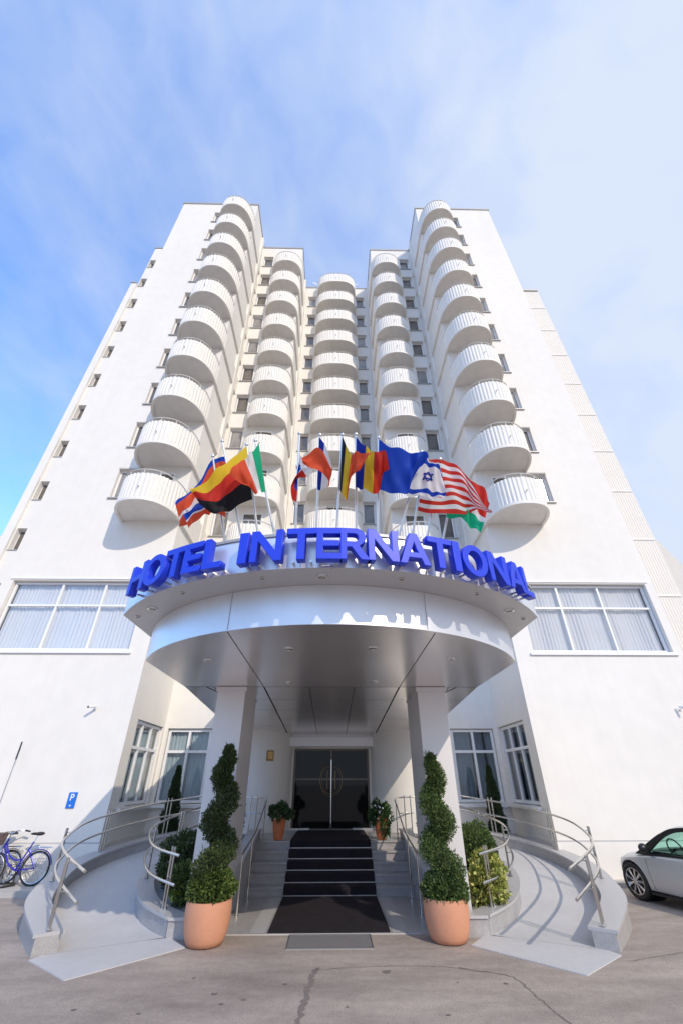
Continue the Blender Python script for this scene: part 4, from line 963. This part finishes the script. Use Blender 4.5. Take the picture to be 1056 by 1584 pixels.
def sec(x,hw,zb,belt,top):
    zm=(zb+belt)/2
    h=[(0,zb),(hw*.78,zb),(hw*.95,zb+.05),(hw*.985,zb+.14),(hw,zm+.03),(hw*.99,belt-.10),(hw*.965,belt-.03),(hw*.91,belt),(hw*.72,(belt+top)/2+.012),(hw*.4,top),(0,top+.008)]
    return [(x,y,z) for y,z in h]+[(x,-y,z) for y,z in h[-2:0:-1]]
P_=[]
for j in range(5):
    P_.append(catmull([(a[0],a[j],0) for a in ST],4))
stn=[(P_[1][i].x,P_[1][i].y,P_[2][i].y,P_[3][i].y,P_[4][i].y) for i in range(len(P_[1]))]
f=MB(); rows=[sec(*a) for a in stn]; n=len(rows[0])
f.add([p for r_ in rows for p in r_],[(i*n+j,i*n+(j+1)%n,(i+1)*n+(j+1)%n,(i+1)*n+j) for i in range(len(rows)-1) for j in range(n)]+[tuple(range(n)),tuple((len(rows)-1)*n+j for j in range(n))])
body=f.build('body',m_car,car,35)
cutm=MB()
for x in (1.12,-1.18):
    for sg in (-1,1): cutm.tube([(x,sg*.5,.29),(x,sg*.9,.29)],.335,32)
cut=cutm.build('cutter',m_car)
md=body.modifiers.new('b','BOOLEAN'); md.object=cut; md.operation='DIFFERENCE'; md.solver='EXACT'
cut.parent=car
bpy.context.view_layer.update()
nm=bpy.data.meshes.new_from_object(body.evaluated_get(bpy.context.evaluated_depsgraph_get())); body.modifiers.clear(); body.data=nm
nm.polygons.foreach_set('use_smooth',[True]*len(nm.polygons)); nm.set_sharp_from_angle(angle=R(38))
bpy.data.objects.remove(cut)
f=MB()
for x in (1.12,-1.18):
    for sg in (-1,1): f.tube([(x,sg*.30,.30),(x,sg*.52,.30)],.32,24)
f.build('wheel_well',m_trim,car)
gy=lambda z: .700-(z-.74)*.30
def flat_with_holes(polys,depth):
    cu=bpy.data.curves.new('c','CURVE'); cu.dimensions='2D'; cu.fill_mode='BOTH'; cu.extrude=depth/2
    for pl in polys:
        sp=cu.splines.new('POLY'); sp.points.add(len(pl)-1); sp.use_cyclic_u=True
        for i,(x,y) in enumerate(pl): sp.points[i].co=(x,y,0,1)
    o=bpy.data.objects.new('tmp',cu); C.objects.link(o); bpy.context.view_layer.update()
    me=bpy.data.meshes.new_from_object(o.evaluated_get(bpy.context.evaluated_depsgraph_get())); bpy.data.objects.remove(o); return me
def c2(P,n=5): return [(p.x,p.y) for p in catmull([(a,b,0) for a,b in P],n)]
outer=c2([(.95,.74),(.62,.945),(.36,1.09),(.10,1.19),(-.25,1.235),(-.8,1.225),(-1.2,1.15),(-1.5,.95),(-1.66,.74)])
h1=c2([(.60,.80),(.36,.98),(.16,1.09),(-.05,1.15),(-.33,1.175)])+[(-.36,.80)]; h2=[(-.46,.81),(-.46,1.175),(-.8,1.165),(-1.05,1.11),(-1.22,.83)]
for sg in (-1,1):
    me=flat_with_holes([outer,h1,h2],.03)
    for v in me.vertices:
        x,z,d=v.co; v.co=(x,sg*(gy(z)+d),z)
    me.materials.clear(); me.materials.append(m_trim); o=bpy.data.objects.new('window_surround',me); C.objects.link(o); o.parent=car
    for hpoly in (h1,h2):
        f=MB(); f.add([(x,sg*(gy(z)-.004),z) for x,z in hpoly],[tuple(range(len(hpoly)))]); f.build('side_window',m_carglass,car,recalc=False)
top=[(.33,1.10),(.10,1.195),(-.25,1.24),(-.8,1.23),(-1.2,1.155)]
f=MB(); rows=[]
for x,z in c2(top,5):
    w=gy(z)+.03; rows.append([(x,w*math.sin(R(a)),z+.045*math.cos(R(a))-.008) for a in range(-90,91,12)])
f.grid(rows); f.build('roof_panel',m_car,car,50,recalc=False)
f=MB(); f.grid([[(x+.05*math.cos(R(a)),(gy(z)-.0)*math.sin(R(a)),z+.02*math.cos(R(a))) for a in range(-90,91,15)] for x,z in ((.95,.745),(.62,.95),(.36,1.095),(.10,1.195))]); f.build('windscreen',m_carglass,car,60,recalc=False)
f=MB(); f.grid([[(x-.05*math.cos(R(a)),gy(z)*math.sin(R(a)),z+.01*math.cos(R(a))) for a in range(-90,91,15)] for x,z in ((-1.2,1.155),(-1.5,.955),(-1.66,.75))]); f.build('rear_window',m_carglass,car,60,recalc=False)
f=MB(); f.box(-1.3,.60,-.62,.62,.802,.812); f.sphere((.62,0,.80),.22,.60,.05,16,8); f.build('dashboard',m_trim,car,50)
for x in (-.15,-.95):
    for y in (-.33,.33):
        f=MB(); f.sphere((x,y,.82),.07,.20,.13,12,8); f.sphere((x-.02,y,.97),.035,.09,.05,10,8); f.build('seat',m_trim,car,60)
f=MB(); pts=[Vector((.32,.33,.86))+Vector((.07*math.sin(a),.16*math.cos(a),.15*math.sin(a))) for a in [i*2*math.pi/28 for i in range(29)]]; f.tube(pts,.013,6); f.tube([(.32,.17,.86),(.32,.49,.86)],.012,5); f.tube([(.32,.33,.86),(.45,.33,.80)],.02,6); f.build('steering_wheel',m_trim,car,50)
f=MB(); f.torus((0,0,0),.232,.062,n=40,k=12); f.lathe([(0,0)],0,0,3,False) if 0 else None
tyre=MB(); tyre.tube([(0,-.085,0),(0,-.07,0)],.262,40,False); 
prof=[(.205,-.075),(.225,-.088),(.262,-.09),(.286,-.07),(.291,0),(.286,.07),(.262,.09),(.225,.088),(.205,.075),(.20,0)]
tv=MB(); n=44
rows=[[(r_*math.cos(2*math.pi*i/n),y,r_*math.sin(2*math.pi*i/n)) for i in range(n+1)] for r_,y in prof+[prof[0]]]
tv.grid(rows); tyre_me=tv.mesh('wheel',m_black,40,False)
rm=MB(); rm.grid([[(r_*math.cos(2*math.pi*i/n),y,r_*math.sin(2*math.pi*i/n)) for i in range(n+1)] for r_,y in ((.20,-.05),(.207,-.083),(.197,-.083),(.186,-.03))])
for q in range(9):
    a=q*2*math.pi/9
    for da in (-.07,.07):
        rm.tube([(.035*math.cos(a),-.068,.035*math.sin(a)),(.19*math.cos(a+da),-.06,.19*math.sin(a+da))],.0125,6)
rm.tube([(0,-.085,0),(0,-.03,0)],.042,16); rm_me=rm.mesh('rim',m_chrome,40,False)
dk=MB(); dk.tube([(0,-.035,0),(0,.05,0)],.185,28); dk_me=dk.mesh('brake_disc',m_trim)
for x in (1.12,-1.18):
    for sg in (-1,1):
        w=inst(tyre_me,'wheel',car,(x,sg*.665,.291),0 if sg<0 else math.pi); inst(rm_me,'rim',w); inst(dk_me,'brake_disc',w)
for sg in (-1,1):
    f=MB(); f.sphere((.60,sg*.83,.865),.07,.10,.075,16,12); f.box(.56,.64,sg*.70,sg*.76,.79,.83); f.build('wing_mirror',m_trim,car,60)
    dpath=[(.58,sg*.0,.0)]
    # door: shut lines, handle, sill
    f=MB()
    def side_y(x,z):
        k=min(range(len(stn)),key=lambda i:abs(stn[i][0]-x)); sct=sec(*stn[k])[:8]
        for a,b in zip(sct[1:],sct[2:]):
            if a[2]<=z<=b[2]: return a[1]+(b[1]-a[1])*(z-a[2])/max(b[2]-a[2],1e-6)
        return sct[-1][1]
    def line(pts,r_=.0035): f.tube([(x,sg*(side_y(x,z)+.001),z) for x,z in pts],r_,4,False)
    Z=[.745,.70,.65,.6,.5,.4,.3,.24,.20]
    for Lp in ([(.70-(.73-z)*.05,z-.01) for z in Z],[(-.41,z) for z in Z],[(-1.20+max(0,.55-z)*.6,z) for z in Z[:6]]):
        f=MB(); line(Lp); f.build('door_gap',m_trim,car)
    f=MB(); f.tube(catmull([(-.16,sg*(side_y(-.2,.66)+.002),.655),(-.20,sg*(side_y(-.2,.66)+.03),.66),(-.30,sg*(side_y(-.2,.66)+.03),.66),(-.34,sg*(side_y(-.2,.66)+.002),.655)],4),.012,8); f.build('door_handle',m_chrome,car,50)
    f=MB(); f.sphere((1.36,sg*.60,.60),.09,.09,.05,14,8); f.build('headlight',mat('headlight_glass',(.6,.62,.65),.08,.3),car,60)
    f=MB(); f.box(-.80,.78,sg*.70,sg*.768,.15,.185); f.build('sill_trim',m_trim,car)
f=MB(); f.box(1.46,1.53,-.34,.34,.30,.44); f.build('front_grille',m_trim,car)

# ------------------------------------------------------------ small things on the walls
t=thing('parking_sign','small blue square sign with a white P on the left wall','sign',(-6.32,YF-.014,1.60))
m_sb=mat('sign_blue',(.01,.16,.66),.4)
f=MB(); f.box(-.125,.125,-.012,.012,-.20,.20); f.build('sign_plate',m_sb,t); t.scale=(.8,1,.8)
def flatpoly(polys,sc,off,th,m,parent,name):
    me=flat_with_holes(polys,th); me.transform(Matrix(((sc,0,0,off[0]),(0,0,-1,off[1]),(0,sc,0,off[2]),(0,0,0,1)))); me.materials.clear(); me.materials.append(m)
    o=bpy.data.objects.new(name,me); C.objects.link(o); o.parent=parent; return o
arc=lambda cx,cy,r_,a0,a1,n=14:[(cx+r_*math.cos(R(a0+(a1-a0)*i/n)),cy+r_*math.sin(R(a0+(a1-a0)*i/n))) for i in range(n+1)]
Pp=[[(0,0),(.2,0),(.2,.36),(.36,.36)]+arc(.36,.68,.32,-90,90)+[(0,1)],[(.2,.54),(.35,.54)]+arc(.35,.68,.14,-90,90)+[(.2,.82)]]
flatpoly(Pp,.17,(-.055,-.014,-.01),.003,m_white,t,'letter_p')
f=MB(); f.box(-.035,.035,-.0165,-.0125,-.135,-.12); f.box(-.01,.01,-.0165,-.0125,-.165,-.139); f.build('sign_symbol',m_white,t)
def seccam(label,loc,s):
    t=thing('security_camera',label,'camera',loc,group='security cameras'); f=MB(); f.tube([(0,0,0),(0,-.02,0)],.045,12); f.tube([(0,-.02,0),(s*.02,-.14,.03)],.012,6); f.build('bracket',m_white,t,40)
    f=MB(); f.tube([(s*.08,-.10,.06),(s*-.05,-.26,.02)],.032,12); f.build('camera_housing',m_white,t,40); f=MB(); f.tube([(s*-.05,-.26,.02),(s*-.062,-.275,.016)],.027,12); f.build('lens',m_black,t,40)
seccam('small white security camera on the left facade above the parking sign',(-6.42,YF,3.63),1)
seccam('small white security camera on the right facade above the car',(9.67,YF,3.64),-1)
t=thing('wall_plaque','small brown metal plaque on the white round pier left of the door','plaque',(-1.66,14.335,2.62),R(-50)*.78)
t.location=(-1.80,14.225,2.62); t.rotation_euler=(0,0,R(30))
f=MB(); f.box(-.11,.11,-.012,.012,-.135,.135); f.build('plate',m_tan,t)
f=MB()
for i in range(4): f.box(-.07,.07,-.0145,-.0125,.07-.045*i,.085-.045*i)
f.build('raised_line',m_gold,t)
t=thing('thin_post','tall thin steel post with a black top standing at the left wall','post',(-7.93,12.30,0)); f=MB(); f.tube([(0,0,0),(0,0,2.55)],.011,8); f.build('shaft',m_steel,t,40); f=MB(); f.tube([(0,0,2.45),(0,0,2.84)],.018,8); f.build('black_tip',m_blackp,t,40)
f=MB(); f.lathe([(.08,0),(.08,.09),(.03,.11)],0,0,16,True,True); f.build('post_foot',m_blackp,t,40)
m_lamp=mat('warm_bulb',(.9,.6,.25),.3,emit=((1,.62,.25),2.2))
for x,y in ((4.22,Y2+.62),(4.86,Y2+.66)):
    t=thing('chandelier','small gold chandelier behind the right recessed window, '+('left' if x<4.5 else 'right')+' pane','chandelier',(x,y,2.55),group='chandeliers'); f=MB()
    for a in range(8):
        an=a*math.pi/4; f.tube(catmull([(0,0,-.02),(.05*math.cos(an),.05*math.sin(an),-.06),(.10*math.cos(an),.10*math.sin(an),0)],4),.005,5)
    f.tube([(0,0,-.05),(0,0,.86)],.006,5); f.build('arms',m_gold,t,40); f=MB()
    for a in range(8):
        an=a*math.pi/4; f.sphere((.10*math.cos(an),.10*math.sin(an),.015),.014,.014,.018,8,6)
    f.build('bulbs',m_lamp,t,60)
for s in (-1,1):
    t=thing('satellite_dish','small white satellite dish on the centre roof, '+('left' if s<0 else 'right')+' side','antenna',(s*1.72,Y3+.05,TOP+.1),group='satellite dishes'); f=MB(); f.tube([(0,0,0),(0,0,.35)],.02,8); f.build('mast',m_steel,t,40)
    f=MB(); f.lathe([(.01,0),(.12,.02),(.22,.07),(.22,.075),(.01,.015)],0,0,20,False,False); o=f.build('dish',m_white,t,50); o.location=(0,-.06,.45); o.rotation_euler=(R(70),0,R(-25*s))

# ------------------------------------------------------------ to metres
done=set()
for o in list(bpy.data.objects):
    if o.type=='MESH' and o.data.name not in done:
        o.data.transform(Matrix.Scale(SC,4)); done.add(o.data.name)
for o in list(bpy.data.objects):
    if o.type in {'MESH','EMPTY','CAMERA'}: o.location=o.location*SC
bpy.context.view_layer.update()
